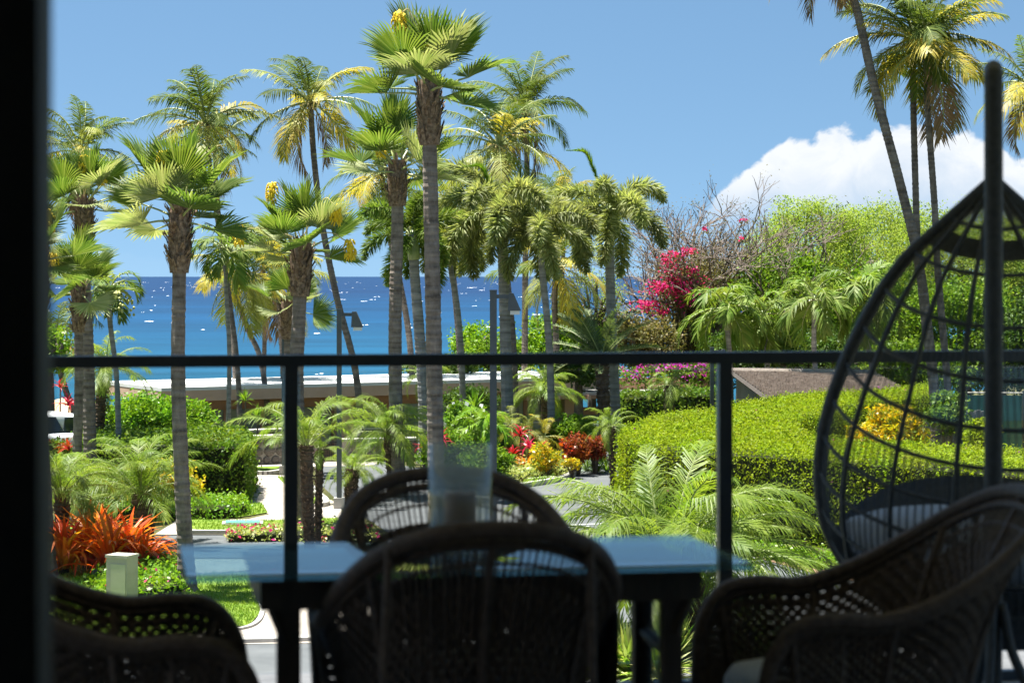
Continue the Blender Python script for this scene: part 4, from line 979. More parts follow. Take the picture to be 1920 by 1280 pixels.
# ------------------------------------------------------------------ broadleaf trees
def clump_points(cen, rad, nclump, per, cr, seed, shellbias=.55, flat=.8):
    r = np.random.default_rng(seed); v = unit(r.normal(size=(nclump, 3)))
    rr = (shellbias + (1 - shellbias) * r.random((nclump, 1))) ; c = np.array(cen) + v * rr * np.array(rad)
    s = r.uniform(.6, 1.35, (nclump, 1, 1)) * cr
    p = c[:, None, :] + np.clip(r.normal(size=(nclump, per, 3)), -1.7, 1.7) * s * np.array([1, 1, flat]) * .55
    return c, p.reshape(-1, 3)
def broad_tree(name, label, D, px, py, rx, ry, mat, nclump, per, cr, lsize, seed, tpx=None, cat="tree", group=None, branch='trunk_tree', limb=1.0, flower=None, rdepth=None, wl_=.55, lobes=1, trunk_w=.22, up=.35):
    k = F / D; r = np.random.default_rng(seed); c = P(px, py, D); bx = ((tpx or px) - CX) / F * D
    base = Vector((bx, D, float(terr(bx, D)))); t = thing(name, label, cat, base, 0, group)
    cen = np.array(c - base); rad = np.array([rx / k, (rdepth or rx / k * .8), ry / k])
    C, pts = clump_points(cen, rad, nclump, per, cr, seed)
    keep = pts[:, 2] > .05
    inst("crown", leaf_cloud("crown", pts[keep], M[mat], lsize, lsize * wl_, seed=seed, up=up), t, kind="stuff")
    mb = MB(); fork = Vector((cen[0] * .3, 0, max(.4, cen[2] - rad[2] * .75)))
    mb.tube(catmull([(0, 0, -.05), (fork.x * .4, .05, fork.z * .5), fork], 5), [trunk_w * (1 - .4 * i / 10) for i in range(11)], 8)
    for q in C[:: max(1, int(len(C) / (26 * limb)))]:
        q = Vector(q); m1 = fork.lerp(q, .5) + Vector((r.normal() * .25, r.normal() * .25, -.1 * (q - fork).length + .2))
        if q.z < .3: continue
        pt = catmull([fork, m1, q], 4); n_ = len(pt); mb.tube(pt, [trunk_w * .42 * (1 - i / n_) + .012 for i in range(n_)], 5)
    mb.build("trunk", M[branch], t)
    if flower:
        mk, fpts, fs = flower
        inst("blossom", leaf_cloud("blossom", np.array(fpts) - np.array(base), M[mk], fs, fs * .8, seed=seed + 1), t, kind="stuff")
    return t
# feathery pale trees on the right, back to front
TG = "trees behind the shake roof"
broad_tree("kiawe_tree", "pale feathery tree left of the tall coconut trio, behind the bare branches", 104, 1520, 480, 135, 112, 'feather', 330, 130, .62, .11, 201, group=TG, up=.8)
broad_tree("kiawe_tree", "pale feathery tree right of the tall coconut trio, behind the egg chair", 100, 1800, 500, 160, 118, 'feather', 340, 130, .64, .11, 202, group=TG, up=.8)
broad_tree("kiawe_tree", "pale feathery tree reaching the highest right behind the coconut trunks", 112, 1655, 475, 125, 98, 'feather', 270, 130, .64, .115, 203, group=TG, up=.8)
broad_tree("kiawe_tree", "pale feathery tree at the right picture edge behind the egg chair", 96, 1945, 520, 120, 135, 'feather', 270, 130, .64, .11, 204, group=TG, up=.8)
broad_tree("shade_tree", "bright green leafy tree beside the bougainvillea", 90, 1470, 560, 105, 78, 'green', 130, 120, .62, .17, 205, group=TG)
broad_tree("shade_tree", "bright green leafy tree behind the three drooping palms", 88, 1640, 590, 120, 82, 'green', 140, 120, .65, .17, 206, group=TG)
broad_tree("shade_tree", "broad green leafy tree behind the egg chair's woven back", 86, 1815, 620, 120, 90, 'green', 140, 120, .65, .17, 207, group=TG)
broad_tree("shade_tree", "dark green leafy tree at the right edge behind the green screen", 84, 1960, 650, 110, 95, 'dark', 120, 120, .65, .17, 208, group=TG)
broad_tree("shade_tree", "deep green undergrowth tree above the shake roof's ridge", 85, 1560, 665, 130, 42, 'dark', 120, 110, .5, .15, 209, group=TG)
broad_tree("shade_tree", "bushy green undergrowth tree right of the tall trio's feet", 82, 1720, 690, 95, 46, 'green', 100, 110, .5, .15, 210, group=TG)
broad_tree("shade_tree", "dark green shrub mass left of the shake roof under the drooping palm", 87, 1400, 668, 95, 42, 'dark', 100, 110, .5, .15, 219, group=TG)
broad_tree("shade_tree", "green bush hiding the shore right of the half-bare tree's foot", 92, 1345, 640, 90, 60, 'green', 110, 110, .55, .15, 220, group=TG)
broad_tree("shade_tree", "dark green thicket low behind the green screen fence", 90, 1880, 680, 140, 50, 'dark', 130, 110, .55, .15, 221, group=TG)
# shore shrubs in the middle
SG = "shrubs along the shore"
broad_tree("naupaka_shrub", "lime green shore shrub at the foot of the leaning trunks in the middle", 96, 890, 640, 45, 26, 'lime', 50, 90, .4, .15, 211, cat="shrub", group=SG)
broad_tree("naupaka_shrub", "lime green shore shrub behind the golden coconut palm", 92, 1050, 640, 75, 50, 'lime', 90, 110, .5, .16, 212, cat="shrub", group=SG)
broad_tree("naupaka_shrub", "green shore shrub behind the dark lamp post", 90, 930, 668, 80, 30, 'green', 70, 100, .4, .15, 213, cat="shrub", group=SG)
broad_tree("kiawe_tree", "thin yellow-green feathery tree in front of the sea beside the right foxtail", 94, 1110, 575, 80, 70, 'feather', 70, 70, .5, .085, 214, cat="tree", group=SG, up=.8)
broad_tree("naupaka_shrub", "olive green bush under the bougainvillea tree", 88, 1205, 640, 62, 48, 'olive', 80, 110, .5, .14, 215, cat="shrub", group=SG)
broad_tree("naupaka_shrub", "dark low shrub behind the white roof's right half", 87, 830, 690, 70, 16, 'dark', 50, 90, .35, .14, 216, cat="shrub", group=SG)
broad_tree("naupaka_shrub", "dark green shrub under the big cycad", 80, 1085, 690, 70, 26, 'dark', 60, 100, .4, .14, 217, cat="shrub", group=SG)
broad_tree("naupaka_shrub", "lime green shrub at the far left above the parked car", 70, 92, 650, 40, 42, 'lime', 40, 90, .35, .13, 218, cat="shrub", group=SG)

# the planting simply goes on beyond the right edge of the picture: one mass
r = np.random.default_rng(77); tp_ = []
for i in range(46):
    D = r.uniform(60, 112); X = (r.uniform(2080, 3400) - CX) / F * D; rr = r.uniform(1.4, 3.0); zz = r.uniform(.8, 4.5)
    v = unit(r.normal(size=(70, 3))) * rr * r.uniform(.5, 1, (70, 1)) + np.array([X, D, zz]); tp_.append((v[:, None, :] + np.clip(r.normal(size=(70, 24, 3)), -1.6, 1.6) * .28).reshape(-1, 3))
tp_ = np.concatenate(tp_); tp_ = tp_[tp_[:, 2] > .03]
tag(inst("thicket", leaf_cloud("thicket", tp_, M['green'], .2, .11, seed=78)), "mass of green garden trees beyond the right picture edge", "thicket", kind="stuff")

# half-bare tree with red bougainvillea climbing through it
def bare_tree(label, D, bpx, top_px, top_py, seed):
    k = F / D; x = (bpx - CX) / F * D; base = Vector((x, D, float(terr(x, D)))); t = thing("bare_tree", label, "tree", base)
    r = random.Random(seed); mb = MB(); tw = MB(); tips = []
    H = (P(top_px, top_py, D) - base).z
    def grow(p, d, ln, rad, depth):
        pts = [p]; q = p.copy(); dd = d.copy()
        for i in range(4):
            dd = (dd + Vector((r.gauss(0, .2), r.gauss(0, .2), r.gauss(.05, .16)))).normalized(); q = q + dd * ln / 4; pts.append(q.copy())
        (mb if depth > 2 else tw).tube(pts, [rad * (1 - .11 * i) for i in range(5)], 6 if depth > 3 else 4, False)
        if depth == 0: tips.append(q); return
        n = 3 if depth > 1 else 4
        for i in range(n):
            ax = Vector((r.gauss(0, 1), r.gauss(0, 1), r.gauss(0, .6))).normalized()
            nd = (dd + ax * r.uniform(.55, .95)).normalized()
            if nd.z < -.15: nd.z *= -.4
            grow(pts[-1] if i else pts[3], nd, ln * r.uniform(.62, .82), max(.010, rad * .58), depth - 1)
    for i in range(7):
        a = i * .95; grow(Vector((math.cos(a) * .2, math.sin(a) * .2, .3)), Vector((math.cos(a) * .24, math.sin(a) * .3, 1)).normalized(), H * .27, .20, 5)
    mb.tube([(0, 0, -.1), (.05, 0, .5), (.1, .05, 1.4)], [.42, .36, .28], 10)
    mb.build("trunk", M['trunk_tree'], t); tw.build("twigs", M['twig'], t, kind="stuff")
    sel = [tips[i] for i in range(0, len(tips), 3)]
    pts = np.array([list(p) for p in sel]); rr = np.random.default_rng(seed)
    pts = (pts[:, None, :] + rr.normal(size=(len(pts), 5, 3)) * .22).reshape(-1, 3)
    inst("sparse_leaves", leaf_cloud("sparse_leaves", pts, M['olive'], .10, .05, seed=seed), t, kind="stuff")
    return t
bare_tree("half-bare grey tree with tangled twigs behind the red bougainvillea", 93, 1376, 1376, 215, 5)
bt = broad_tree("tangle_shrub", "brown-green tangle of vines around the half-bare tree's trunk", 91, 1320, 570, 78, 95, 'olive', 150, 130, .5, .11, 230, cat="shrub", branch='twig', limb=3)
def vine(label, D, blobs, mat, lf, seed, name="bougainvillea", ls=.15):
    r = np.random.default_rng(seed); c0 = P(blobs[0][0], blobs[0][1], D); base = Vector((c0.x, D, float(terr(c0.x, D)))); t = thing(name, label, "shrub", base, 0, "bougainvilleas")
    fp = []; gp = []; mb = MB()
    for (x, y, rx, ry, nf) in blobs:
        c = np.array(P(x, y, D - .6) - base); k = F / D
        nf = int(nf * 1.7); p = c + r.normal(size=(nf, 3)) * np.array([rx / k, .5, ry / k]) * .55; fp.append(p)
        g = c + r.normal(size=(int(nf * lf), 3)) * np.array([rx / k, .6, ry / k]) * .7 + np.array([.1, .3, -.1]); gp.append(g)
        cv_ = Vector(c); mb.tube(catmull([(0, .6, 0), Vector((cv_.x * .5 + .2, .7, cv_.z * .62)), cv_], 5), [.05 - .0035 * i for i in range(11)], 5)
    mb.build("stems", M['trunk_tree'], t)
    inst("blossom", leaf_cloud("blossom", np.concatenate(fp), M[mat], ls, ls * .8, seed=seed), t, kind="stuff")
    g = np.concatenate(gp); g = g[g[:, 2] > .05]
    inst("foliage", leaf_cloud("foliage", g, M['olive' if mat == 'magenta' else 'hedge_d'], ls, ls * .6, seed=seed + 1), t, kind="stuff")
    return t
vine("crimson bougainvillea trailing down the left side of the half-bare tree", 90, [(1268, 535, 26, 18, 150), (1235, 540, 24, 14, 110), (1215, 572, 22, 10, 110), (1258, 500, 22, 12, 90), (1262, 480, 24, 8, 70), (1300, 508, 10, 8, 36), (1240, 585, 12, 9, 50),
      (1290, 470, 14, 7, 44), (1248, 488, 8, 6, 30), (1393, 412, 6, 3, 10), (1320, 430, 6, 3, 8), (1390, 446, 6, 3, 8), (1280, 560, 26, 20, 60), (1312, 540, 22, 22, 30)], 'magenta', 1.1, 240, ls=.12)
vine("low purple bougainvillea hedge behind the trimmed back hedge", 77, [(1312, 692, 18, 11, 170), (1270, 686, 26, 6, 70), (1215, 692, 44, 8, 40), (1300, 704, 22, 8, 60), (1195, 706, 40, 10, 25), (1240, 700, 50, 12, 20)], 'purple', 7.0, 241, ls=.12)

# ------------------------------------------------------------------ hedges and shrubs
def dens_surface(poly, z0, z1, dens, r, topd=None):
    """points + normals over the top and sides of an extruded polygon (may be concave)"""
    from mathutils.geometry import tessellate_polygon
    V3 = [Vector((p[0], p[1], 0)) for p in poly]; tris = tessellate_polygon([V3]); Pn = []; Nn = []
    for a, b, c in tris:
        A, B, C = (np.array([V3[i].x, V3[i].y, z1]) for i in (a, b, c)); ar = np.linalg.norm(np.cross(B - A, C - A)) / 2
        n = int(ar * (topd or dens)) + 1; u, v = r.random(n), r.random(n); m = u + v > 1; u[m], v[m] = 1 - u[m], 1 - v[m]
        Pn.append(A + (B - A) * u[:, None] + (C - A) * v[:, None]); Nn.append(np.tile([0, 0, 1.0], (n, 1)))
    area = sum(poly[i][0] * poly[(i + 1) % len(poly)][1] - poly[(i + 1) % len(poly)][0] * poly[i][1] for i in range(len(poly)))
    sg = 1 if area > 0 else -1
    for i in range(len(poly)):
        a, b = np.array(poly[i]), np.array(poly[(i + 1) % len(poly)]); l = np.linalg.norm(b - a); n = int(l * (z1 - z0) * dens) + 1
        u = r.random(n); w = r.random(n); e = (b - a) / max(l, 1e-6); nn = np.array([e[1], -e[0], 0]) * sg
        Pn.append(np.stack([a[0] + (b - a)[0] * u, a[1] + (b - a)[1] * u, z0 + (z1 - z0) * w], 1)); Nn.append(np.tile(nn, (n, 1)))
    return np.concatenate(Pn), np.concatenate(Nn)
def smooth_poly(pts, m=4):
    n = len(pts); out = []
    q = [Vector((*pts[i % n], 0)) for i in range(-1, n + 2)]
    for i in range(1, n + 1):
        for j in range(m):
            t = j / m; p0, p1, p2, p3 = q[i - 1], q[i], q[i + 1], q[i + 2] if i + 2 < len(q) else q[3]
            v = .5 * ((2 * p1) + (p2 - p0) * t + (2 * p0 - 5 * p1 + 4 * p2 - p3) * t * t + (3 * p1 - p0 - 3 * p2 + p3) * t ** 3); out.append((v.x, v.y))
    return out
def hedge(name, label, poly, z0, z1, mat, dens, ls, seed, cat="hedge", group=None, topd=None, rough=.05, inset=.12, extra=None, sprig=.12, wl_=.55):
    r = np.random.default_rng(seed); cx = sum(p[0] for p in poly) / len(poly); cy = sum(p[1] for p in poly) / len(poly)
    t = thing(name, label, cat, (cx, cy, z0), 0, group); lp = [(p[0] - cx, p[1] - cy) for p in poly]; H = z1 - z0
    ins = []
    n = len(lp); area = sum(lp[i][0] * lp[(i + 1) % n][1] - lp[(i + 1) % n][0] * lp[i][1] for i in range(n)); sg = 1 if area > 0 else -1
    for i in range(n):
        a, b, c = Vector(lp[i - 1]), Vector(lp[i]), Vector(lp[(i + 1) % n])
        e1 = (b - a).normalized(); e2 = (c - b).normalized(); nn = Vector((e1.y + e2.y, -(e1.x + e2.x))) * sg
        nn = nn.normalized() if nn.length > .01 else Vector((0, 0)); ins.append(tuple(b - nn * inset))
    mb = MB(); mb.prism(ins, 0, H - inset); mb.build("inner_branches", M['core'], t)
    p, nn = dens_surface(lp, .03, H, dens, r, topd)
    lumps = .07 * (np.sin(p[:, 0] * 2.1 + seed) * np.sin(p[:, 1] * 1.7) + np.sin(p[:, 2] * 3.1 + p[:, 0] * 1.3))
    off = r.normal(size=(len(p), 1)) * rough + lumps[:, None] * .6 + (r.random((len(p), 1)) < sprig) * r.random((len(p), 1)) * .16
    p = p + nn * off + r.normal(size=p.shape) * .02; p[:, 2] = np.maximum(p[:, 2], .02)
    inst("foliage", leaf_cloud("foliage", p, M[mat], ls, ls * wl_, nrm=nn * .75, up=.15, seed=seed), t, kind="stuff")
    if extra:
        for nm_, mk, cnt, s_ in extra:
            i = r.integers(0, len(p), cnt); inst(nm_, leaf_cloud(nm_, p[i] + nn[i] * .06, M[mk], s_, s_ * .8, seed=seed + 3), t, kind="stuff")
    return t
def gp(pix, z): return [tuple(G(x, y, z)[:2]) for x, y in pix]
HZ = 1.85
lime = gp([(1163, 818), (1172, 804), (1225, 785), (1345, 766), (1400, 752), (1560, 738), (1742, 724), (1748, 736), (1600, 757), (1500, 782), (1478, 796), (1520, 812), (1600, 828), (1720, 838), (2150, 862), (2150, 905), (1920, 884), (1700, 868), (1500, 852), (1380, 846), (1290, 842), (1205, 830)], HZ)
hedge("clipped_hedge", "long lime green clipped hedge curving back on the right, shaded front face", lime, 0, HZ, 'hedge', 640, .068, 301, topd=640, extra=[("blossom", 'purple', 60, .07)])
back = gp([(1166, 742), (1250, 737), (1345, 736), (1345, 731), (1240, 731), (1164, 735)], 1.75)
hedge("clipped_hedge", "trimmed dark green back hedge behind the little date palm", back, 0, 1.75, 'hedge_d', 220, .12, 302)
boxh = [tuple(G(x, y)[:2]) for x, y in ((325, 947), (464, 944), (474, 918), (440, 898), (330, 905))]
hedge("clipped_hedge", "dark green box hedge left of the concrete path", boxh, 0, 1.45, 'hedge_d', 330, .10, 303)
box2 = [tuple(G(x, y)[:2]) for x, y in ((150, 930), (322, 930), (322, 898), (150, 898))]
hedge("clipped_hedge", "clipped green hedge behind the three date palms", box2, 0, 1.35, 'hedge_d', 260, .10, 304)
low = [tuple(G(x, y)[:2]) for x, y in ((176, 974), (330, 976), (430, 972), (466, 966), (458, 952), (330, 948), (176, 950))]
hedge("ground_cover", "strip of lime green ground cover along the concrete path", low, 0, .28, 'lime', 420, .085, 305, cat="ground cover", inset=.06, rough=.03)
low2 = [tuple(G(x, y)[:2]) for x, y in ((1372, 1024), (1450, 1036), (1562, 1056), (1700, 1082), (2100, 1150), (2100, 1162), (1690, 1096), (1555, 1072), (1440, 1050), (1372, 1034))]
hedge("ground_cover", "strip of yellow-green ground cover at the foot of the long hedge", low2, 0, .22, 'lime', 420, .075, 306, cat="ground cover", inset=.05, rough=.03)
low3 = [tuple(G(x, y)[:2]) for x, y in ((425, 1018), (530, 1016), (700, 1018), (700, 1004), (540, 1003), (430, 1007))]
hedge("ground_cover", "low flower border with magenta blooms before the path, behind the table's left end", low3, 0, .20, 'vari', 380, .08, 307, cat="ground cover", inset=.05, rough=.03, extra=[("blossom", 'magenta', 130, .09)])
low4 = [tuple(G(x, y)[:2]) for x, y in ((180, 1085), (330, 1076), (345, 1118), (200, 1140))]
hedge("ground_cover", "green and pink-flecked ground cover around the beige pedestal", low4, 0, .24, 'lime', 420, .09, 308, cat="ground cover", inset=.05, rough=.05, extra=[("blossom", 'magenta', 24, .07)])
isl = [tuple(G(x, y)[:2]) for x, y in ((905, 925), (972, 912), (1066, 890), (1055, 884), (1000, 886), (930, 895))]
hedge("ground_cover", "cream and green variegated ground cover inside the kerb of the flower island", isl, 0.0, .30, 'vari', 420, .10, 309, cat="ground cover", inset=.05, rough=.06)
isl2 = [tuple(G(x, y)[:2]) for x, y in ((1040, 880), (1130, 876), (1150, 868), (1045, 872))]
hedge("ground_cover", "bright green low border right of the flower island", isl2, 0.0, .22, 'lime', 420, .08, 310, cat="ground cover", inset=.05, rough=.05)

def bush(name, label, D, px, py, rx, ry, mat, seed, nclump=60, per=80, cr=.28, ls=.11, group=None, cat="shrub", extra=None, wl_=.5):
    """rounded shrub: clumps of leaves on short stems, standing on the ground"""
    k = F / D; c = P(px, py, D); x = c.x; zg = float(terr(x, D)); base = Vector((x, D, zg)); t = thing(name, label, cat, base, 0, group); r = np.random.default_rng(seed)
    cen = np.array(c - base); rad = np.array([rx / k, max(.5, rx / k * .75), ry / k])
    C, pts = clump_points(cen, rad, nclump, per, cr, seed, .5); pts = pts[pts[:, 2] > .03]
    inst("foliage", leaf_cloud("foliage", pts, M[mat], ls, ls * wl_, seed=seed), t, kind="stuff")
    mb = MB()
    for q in C[::3]:
        q = Vector(q)
        if q.z > .2: mb.tube([(q.x * .15, q.y * .15, -.02), (q.x * .5, q.y * .5, q.z * .55), q], [.03, .02, .008], 4)
    mb.tube([(0, 0, -.02), (0, 0, max(.3, cen[2]))], [.06, .03], 6); mb.build("stems", M['trunk_tree'], t)
    if extra:
        nm_, mk, cnt, s_ = extra; i = r.integers(0, len(pts), cnt); out = unit(pts[i] - cen)
        inst(nm_, leaf_cloud(nm_, pts[i] + out * .08, M[mk], s_, s_ * .9, seed=seed + 2), t, kind="stuff")
    return t
bush("lime_shrub", "broad lime green shrub in front of the pavilion, left of the thin palm", 64, 290, 785, 105, 42, 'lime', 401, 170, 100, .30, .13)
bush("croton_shrub", "yellow croton shrub against the dark box hedge", 52, 318, 905, 52, 42, 'croton_y', 402, 60, 90, .24, .13, group="yellow crotons")
bush("croton_shrub", "smaller yellow croton between the date palm trunks", 52.5, 222, 912, 42, 32, 'croton_y', 403, 45, 80, .22, .12, group="yellow crotons")
bush("croton_shrub", "large golden croton inside the hedge enclosure behind the egg chair", 60, 1668, 812, 66, 52, 'croton_y', 404, 90, 100, .26, .16, group="yellow crotons", wl_=.35)
bush("croton_shrub", "yellow croton beside the orange bromeliad in the flower island", 60.5, 1022, 858, 26, 30, 'croton_y', 405, 36, 70, .18, .10, group="yellow crotons")
bush("croton_shrub", "tiny yellow croton at the front of the flower island", 61, 1072, 868, 13, 10, 'croton_y', 406, 14, 50, .12, .08, group="yellow crotons")
bush("croton_shrub", "orange-red croton in the flower island", 62, 1083, 842, 26, 26, 'croton_r', 407, 40, 70, .17, .12, group="red crotons", wl_=.3, extra=("bright_tips", 'orange', 90, .12))
bush("croton_shrub", "dark red croton right of the orange-red one", 62.5, 1116, 840, 22, 20, 'croton_r', 408, 34, 70, .16, .12, group="red crotons", wl_=.3)
bush("flowering_shrub", "green shrub with white flowers right of the tallest fan palm's trunk", 64, 868, 800, 42, 44, 'green', 409, 70, 80, .28, .14, extra=("blossom", 'whitefl', 60, .17))
bush("green_shrub", "bushy green shrub behind the hurricane glass", 60, 840, 850, 50, 36, 'green', 410, 60, 80, .26, .12, group="green shrubs in the flower island", extra=("blossom", 'orange', 26, .10))
bush("green_shrub", "leafy green shrub behind the red crotons", 65, 1075, 808, 45, 24, 'green', 411, 50, 80, .24, .12, group="green shrubs in the flower island")
bush("green_shrub", "dark green shrub in the middle of the flower island", 66, 985, 835, 60, 30, 'dark', 412, 70, 80, .26, .12, group="green shrubs in the flower island")
bush("green_shrub", "green shrub left of the dark lamp post's foot", 58, 915, 870, 45, 30, 'green', 413, 50, 80, .24, .12, group="green shrubs in the flower island")
bush("green_shrub", "olive clipped bush over the stone wall beside the box hedge", 58, 420, 832, 55, 18, 'hedge', 414, 60, 80, .22, .10)
bush("green_shrub", "leafy dark bush at the foot of the orange bromeliads", 41, 300, 1068, 28, 24, 'green', 415, 30, 70, .16, .11)
bush("green_shrub", "green leafy plant left of the beige pedestal", 39.8, 178, 1100, 26, 20, 'green', 416, 28, 70, .15, .11)
bush("creeper_shrub", "leafy creeper spilling over the grey board wall", 56, 1775, 775, 34, 40, 'hedge_d', 418, 50, 80, .24, .11)
bush("green_shrub", "yellow-green bush right of the grey board wall", 54, 1840, 815, 24, 30, 'hedge', 419, 36, 70, .2, .11)
bush("green_shrub", "low green bush between the tan pavilions", 74, 880, 752, 50, 22, 'dark', 420, 50, 80, .28, .13)

bush("green_shrub", "dark green shrub with bronze tips hiding the parked car's lower half", 60, 105, 852, 40, 20, 'hedge_d', 421, 50, 80, .22, .11, extra=("bronze_tips", 'croton_r', 120, .10))

# rosettes ----------------------------------------------------------
def blade_mesh(L, W, bend, mats, seed=0, fold=.25, name="leaf"):
    mb = MB(); n = 6; pts = []
    for i in range(n + 1):
        t = i / n; a = R(bend) * t * t; pts.append(Vector((L * t * math.cos(a * .8), 0, -L * t * math.sin(a) * .8)))
    for i in range(n + 1):
        t = i / n; w = W * (math.sin(math.pi * min(.97, .28 + .72 * t)) ** .8) if t < 1 else .002
        p = pts[i]; mb.v += [(p.x, -w / 2, p.z + w * fold), (p.x, 0, p.z), (p.x, w / 2, p.z + w * fold)]
    for i in range(n):
        b = i * 3
        for k in (0, 1): mb.f.append((b + k, b + k + 1, b + k + 4, b + k + 3)); mb.m.append(0)
    return mb.mesh(name, mats)
BL = {mk: [blade_mesh(1, w, b, M[mk], fold=.3) for b in (20, 45, 70)] for mk, w in (('orange', .095), ('orange_y', .095), ('redti', .14), ('vari', .06), ('silver', .05), ('green', .07), ('croton_r', .16), ('lime', .06))}
def rosette(name, label, cat, base, reach, n, keys, seed, group=None, emin=25, emax=85, split=True, stem=0.0, flower=None):
    r = np.random.default_rng(seed); t = thing(name, label, cat, base, 0, group)
    if stem: MB().tube([(0, 0, -.02), (.02, 0, stem)], [.03, .022], 6).build("stem", M['trunk_tree'], t)
    else: MB().lathe([(0, -.02), (.09 * reach, 0), (.07 * reach, .10 * reach), (0, .14 * reach)], 8).build("stem", M['core'], t)
    if split:
        for i in range(n):
            q = i / n; inst("leaf", BL[keys[int(r.integers(0, len(keys)))]][int(r.integers(0, 3))], t, (0, 0, stem + .02), (r.normal() * .2, -R(emax - (emax - emin) * q + r.normal() * 6), i * 2.4 + r.normal() * .2), reach * r.uniform(.8, 1.1))
    else:
        mb = MB(); mats = [M[k] for k in keys]
        for i in range(n):
            q = i / n; mb.cur = int(r.integers(0, len(keys))); az_ = i * 2.4 + r.normal() * .2; e = R(emax - (emax - emin) * q + r.normal() * 6)
            d0 = Vector((math.cos(az_) * math.cos(e), math.sin(az_) * math.cos(e), math.sin(e))); sd = Vector((-math.sin(az_), math.cos(az_), 0)); L_ = reach * r.uniform(.75, 1.1); w = L_ * .05
            o = Vector((0, 0, stem)); a, b_, c = o + d0 * L_ * .08, o + d0 * L_ * .55 + Vector((0, 0, -.03 * L_)), o + d0 * L_ + Vector((0, 0, -.28 * L_ * math.cos(e)))
            i0 = len(mb.v); mb.v += [tuple(v) for v in (a - sd * w * .6, a + sd * w * .6, b_ + sd * w, b_ - sd * w, c)]; mb.f += [(i0, i0 + 1, i0 + 2, i0 + 3), (i0 + 3, i0 + 2, i0 + 4)]; mb.m += [mb.cur] * 2
        mb.build("leaves", mats, t, kind="stuff")
    if flower:
        fp = np.array([[r.normal() * reach * .5, r.normal() * reach * .5, reach * (.75 + .2 * r.random())] for _ in range(flower[1])])
        inst("blossom", leaf_cloud("blossom", fp, M[flower[0]], flower[2], flower[2] * .8, seed=seed), t, kind="stuff")
    return t
bro = [(120, 1078, 1.0), (165, 1068, 1.05), (205, 1080, 1.0), (240, 1070, 1.0), (270, 1078, .78), (96, 1062, .95), (190, 1052, .95)]
blab = ["second orange bromeliad from the left, between palm trunks", "tall orange bromeliad behind the dark date palm trunk", "orange bromeliad just left of the beige pedestal", "red-tipped orange bromeliad behind the beige pedestal",
        "smallest orange bromeliad at the right end of the clump", "leftmost orange bromeliad beside the dark door frame", "orange bromeliad at the back of the clump, deepest red"]
for (x, y, s), lb in zip(bro, blab):
    rosette("bromeliad", lb, "bromeliad", G(x, y), s * 1.22, 62, ['orange', 'orange', 'orange', 'orange_y'], int(x), "orange bromeliads by the date palms", emin=46, emax=92)
rosette("bromeliad", "amber bromeliad flaring above the variegated ground cover", "bromeliad", G(985, 893), .92, 30, ['orange_y', 'orange_y', 'orange'], 501, emin=35)
rosette("bromeliad", "small amber bromeliad left of the larger one in the flower island", "bromeliad", G(950, 888), .6, 22, ['orange_y', 'vari'], 502, emin=35)
def ti(label, px, py, D, reach, seed, stem, keys=('redti',), n=16):
    b = P(px, py, D); zg = float(terr(b.x, D)); rosette("cordyline", label, "cordyline", (b.x, D, zg), reach, n, list(keys), seed, "red cordylines", emin=5, emax=85, stem=max(.15, b.z - zg))
ti("red cordyline left of the lamp post above the bromeliad", 975, 820, 63, .50, 511, .9)
ti("crimson cordyline in the middle of the flower island", 992, 842, 62, .48, 512, .7)
ti("pink-red cordyline beside the yellow croton", 1012, 848, 61.5, .46, 513, .6)
ti("dark red cordyline behind the amber bromeliad", 962, 856, 62, .42, 514, .5)
ti("red cordyline half hidden by the tallest fan palm's trunk", 826, 832, 58, .48, 515, .6)
ti("red cordyline peeping out left of the tallest trunk", 794, 842, 60, .36, 516, .5)
ti("scarlet cordyline high above the parked car", 112, 728, 66, .36, 517, 1.2, n=12)
ti("deep red cordyline in front of the peach tent", 128, 762, 66, .50, 518, 1.0)
ti("red-leaved cordyline left of the box hedges", 128, 846, 58, .46, 519, .5, ('croton_r', 'redti'))
def spiky(label, px, py, D, reach, seed, key='green', emin=-10):
    b = P(px, py, D); zg = float(terr(b.x, D)); rosette("dracaena", label, "dracaena", (b.x, D, zg), reach, 44, [key, 'lime'], seed, "spiky dracaenas by the pavilion", emin=emin, emax=86, split=False, stem=max(.1, b.z - zg))
spiky("spiky dracaena with a round head before the pavilion windows", 459, 752, 70, .48, 521)
spiky("smaller spiky dracaena right of the round-headed one", 482, 780, 69, .45, 522)
spiky("spiky dracaena in front of the tan column", 600, 790, 69, .45, 523)
spiky("spiky dracaena at the left railing post", 520, 782, 69.5, .38, 524)
spiky("tall spiky dracaena behind the lime palm leaves", 890, 770, 68, .8, 525, 'lime')
for i, (x, y, lb) in enumerate(((1100, 884, "white agapanthus at the left of the clump before the crotons"), (1118, 886, "lilac-white agapanthus in the middle of the clump"), (1138, 884, "white agapanthus at the right of the clump, near the date palm fronds"))):
    rosette("agapanthus", lb, "agapanthus", G(x, y), .62, 40, ['silver', 'green'], 530 + i, "agapanthus clumps", emin=15, split=False, flower=('lilac', 26, .10))
rosette("silver_plant", "silvery leaved plant between the yellow croton and red croton", "plant", G(1052, 880), .6, 44, ['silver'], 540, emin=25, split=False)
for i, (x, y, lb) in enumerate(((1150, 1235, "cream-striped spider plant under the table's right end"), (1180, 1262, "cream-striped spider plant lowest below the table"), (1215, 1230, "cream-striped spider plant behind the table leg"), (1262, 1240, "cream-striped spider plant against the date palm trunk"),
                                (1120, 1262, "cream-striped spider plant next to the nearest chair's arm"), (1240, 1275, "cream-striped spider plant at the bottom edge right of the table leg"))):
    rosette("spider_plant", lb, "plant", G(x, y), .85, 110, ['vari', 'vari', 'vari', 'lime'], 550 + i, "striped spider plants below the balcony", emin=5, split=False)

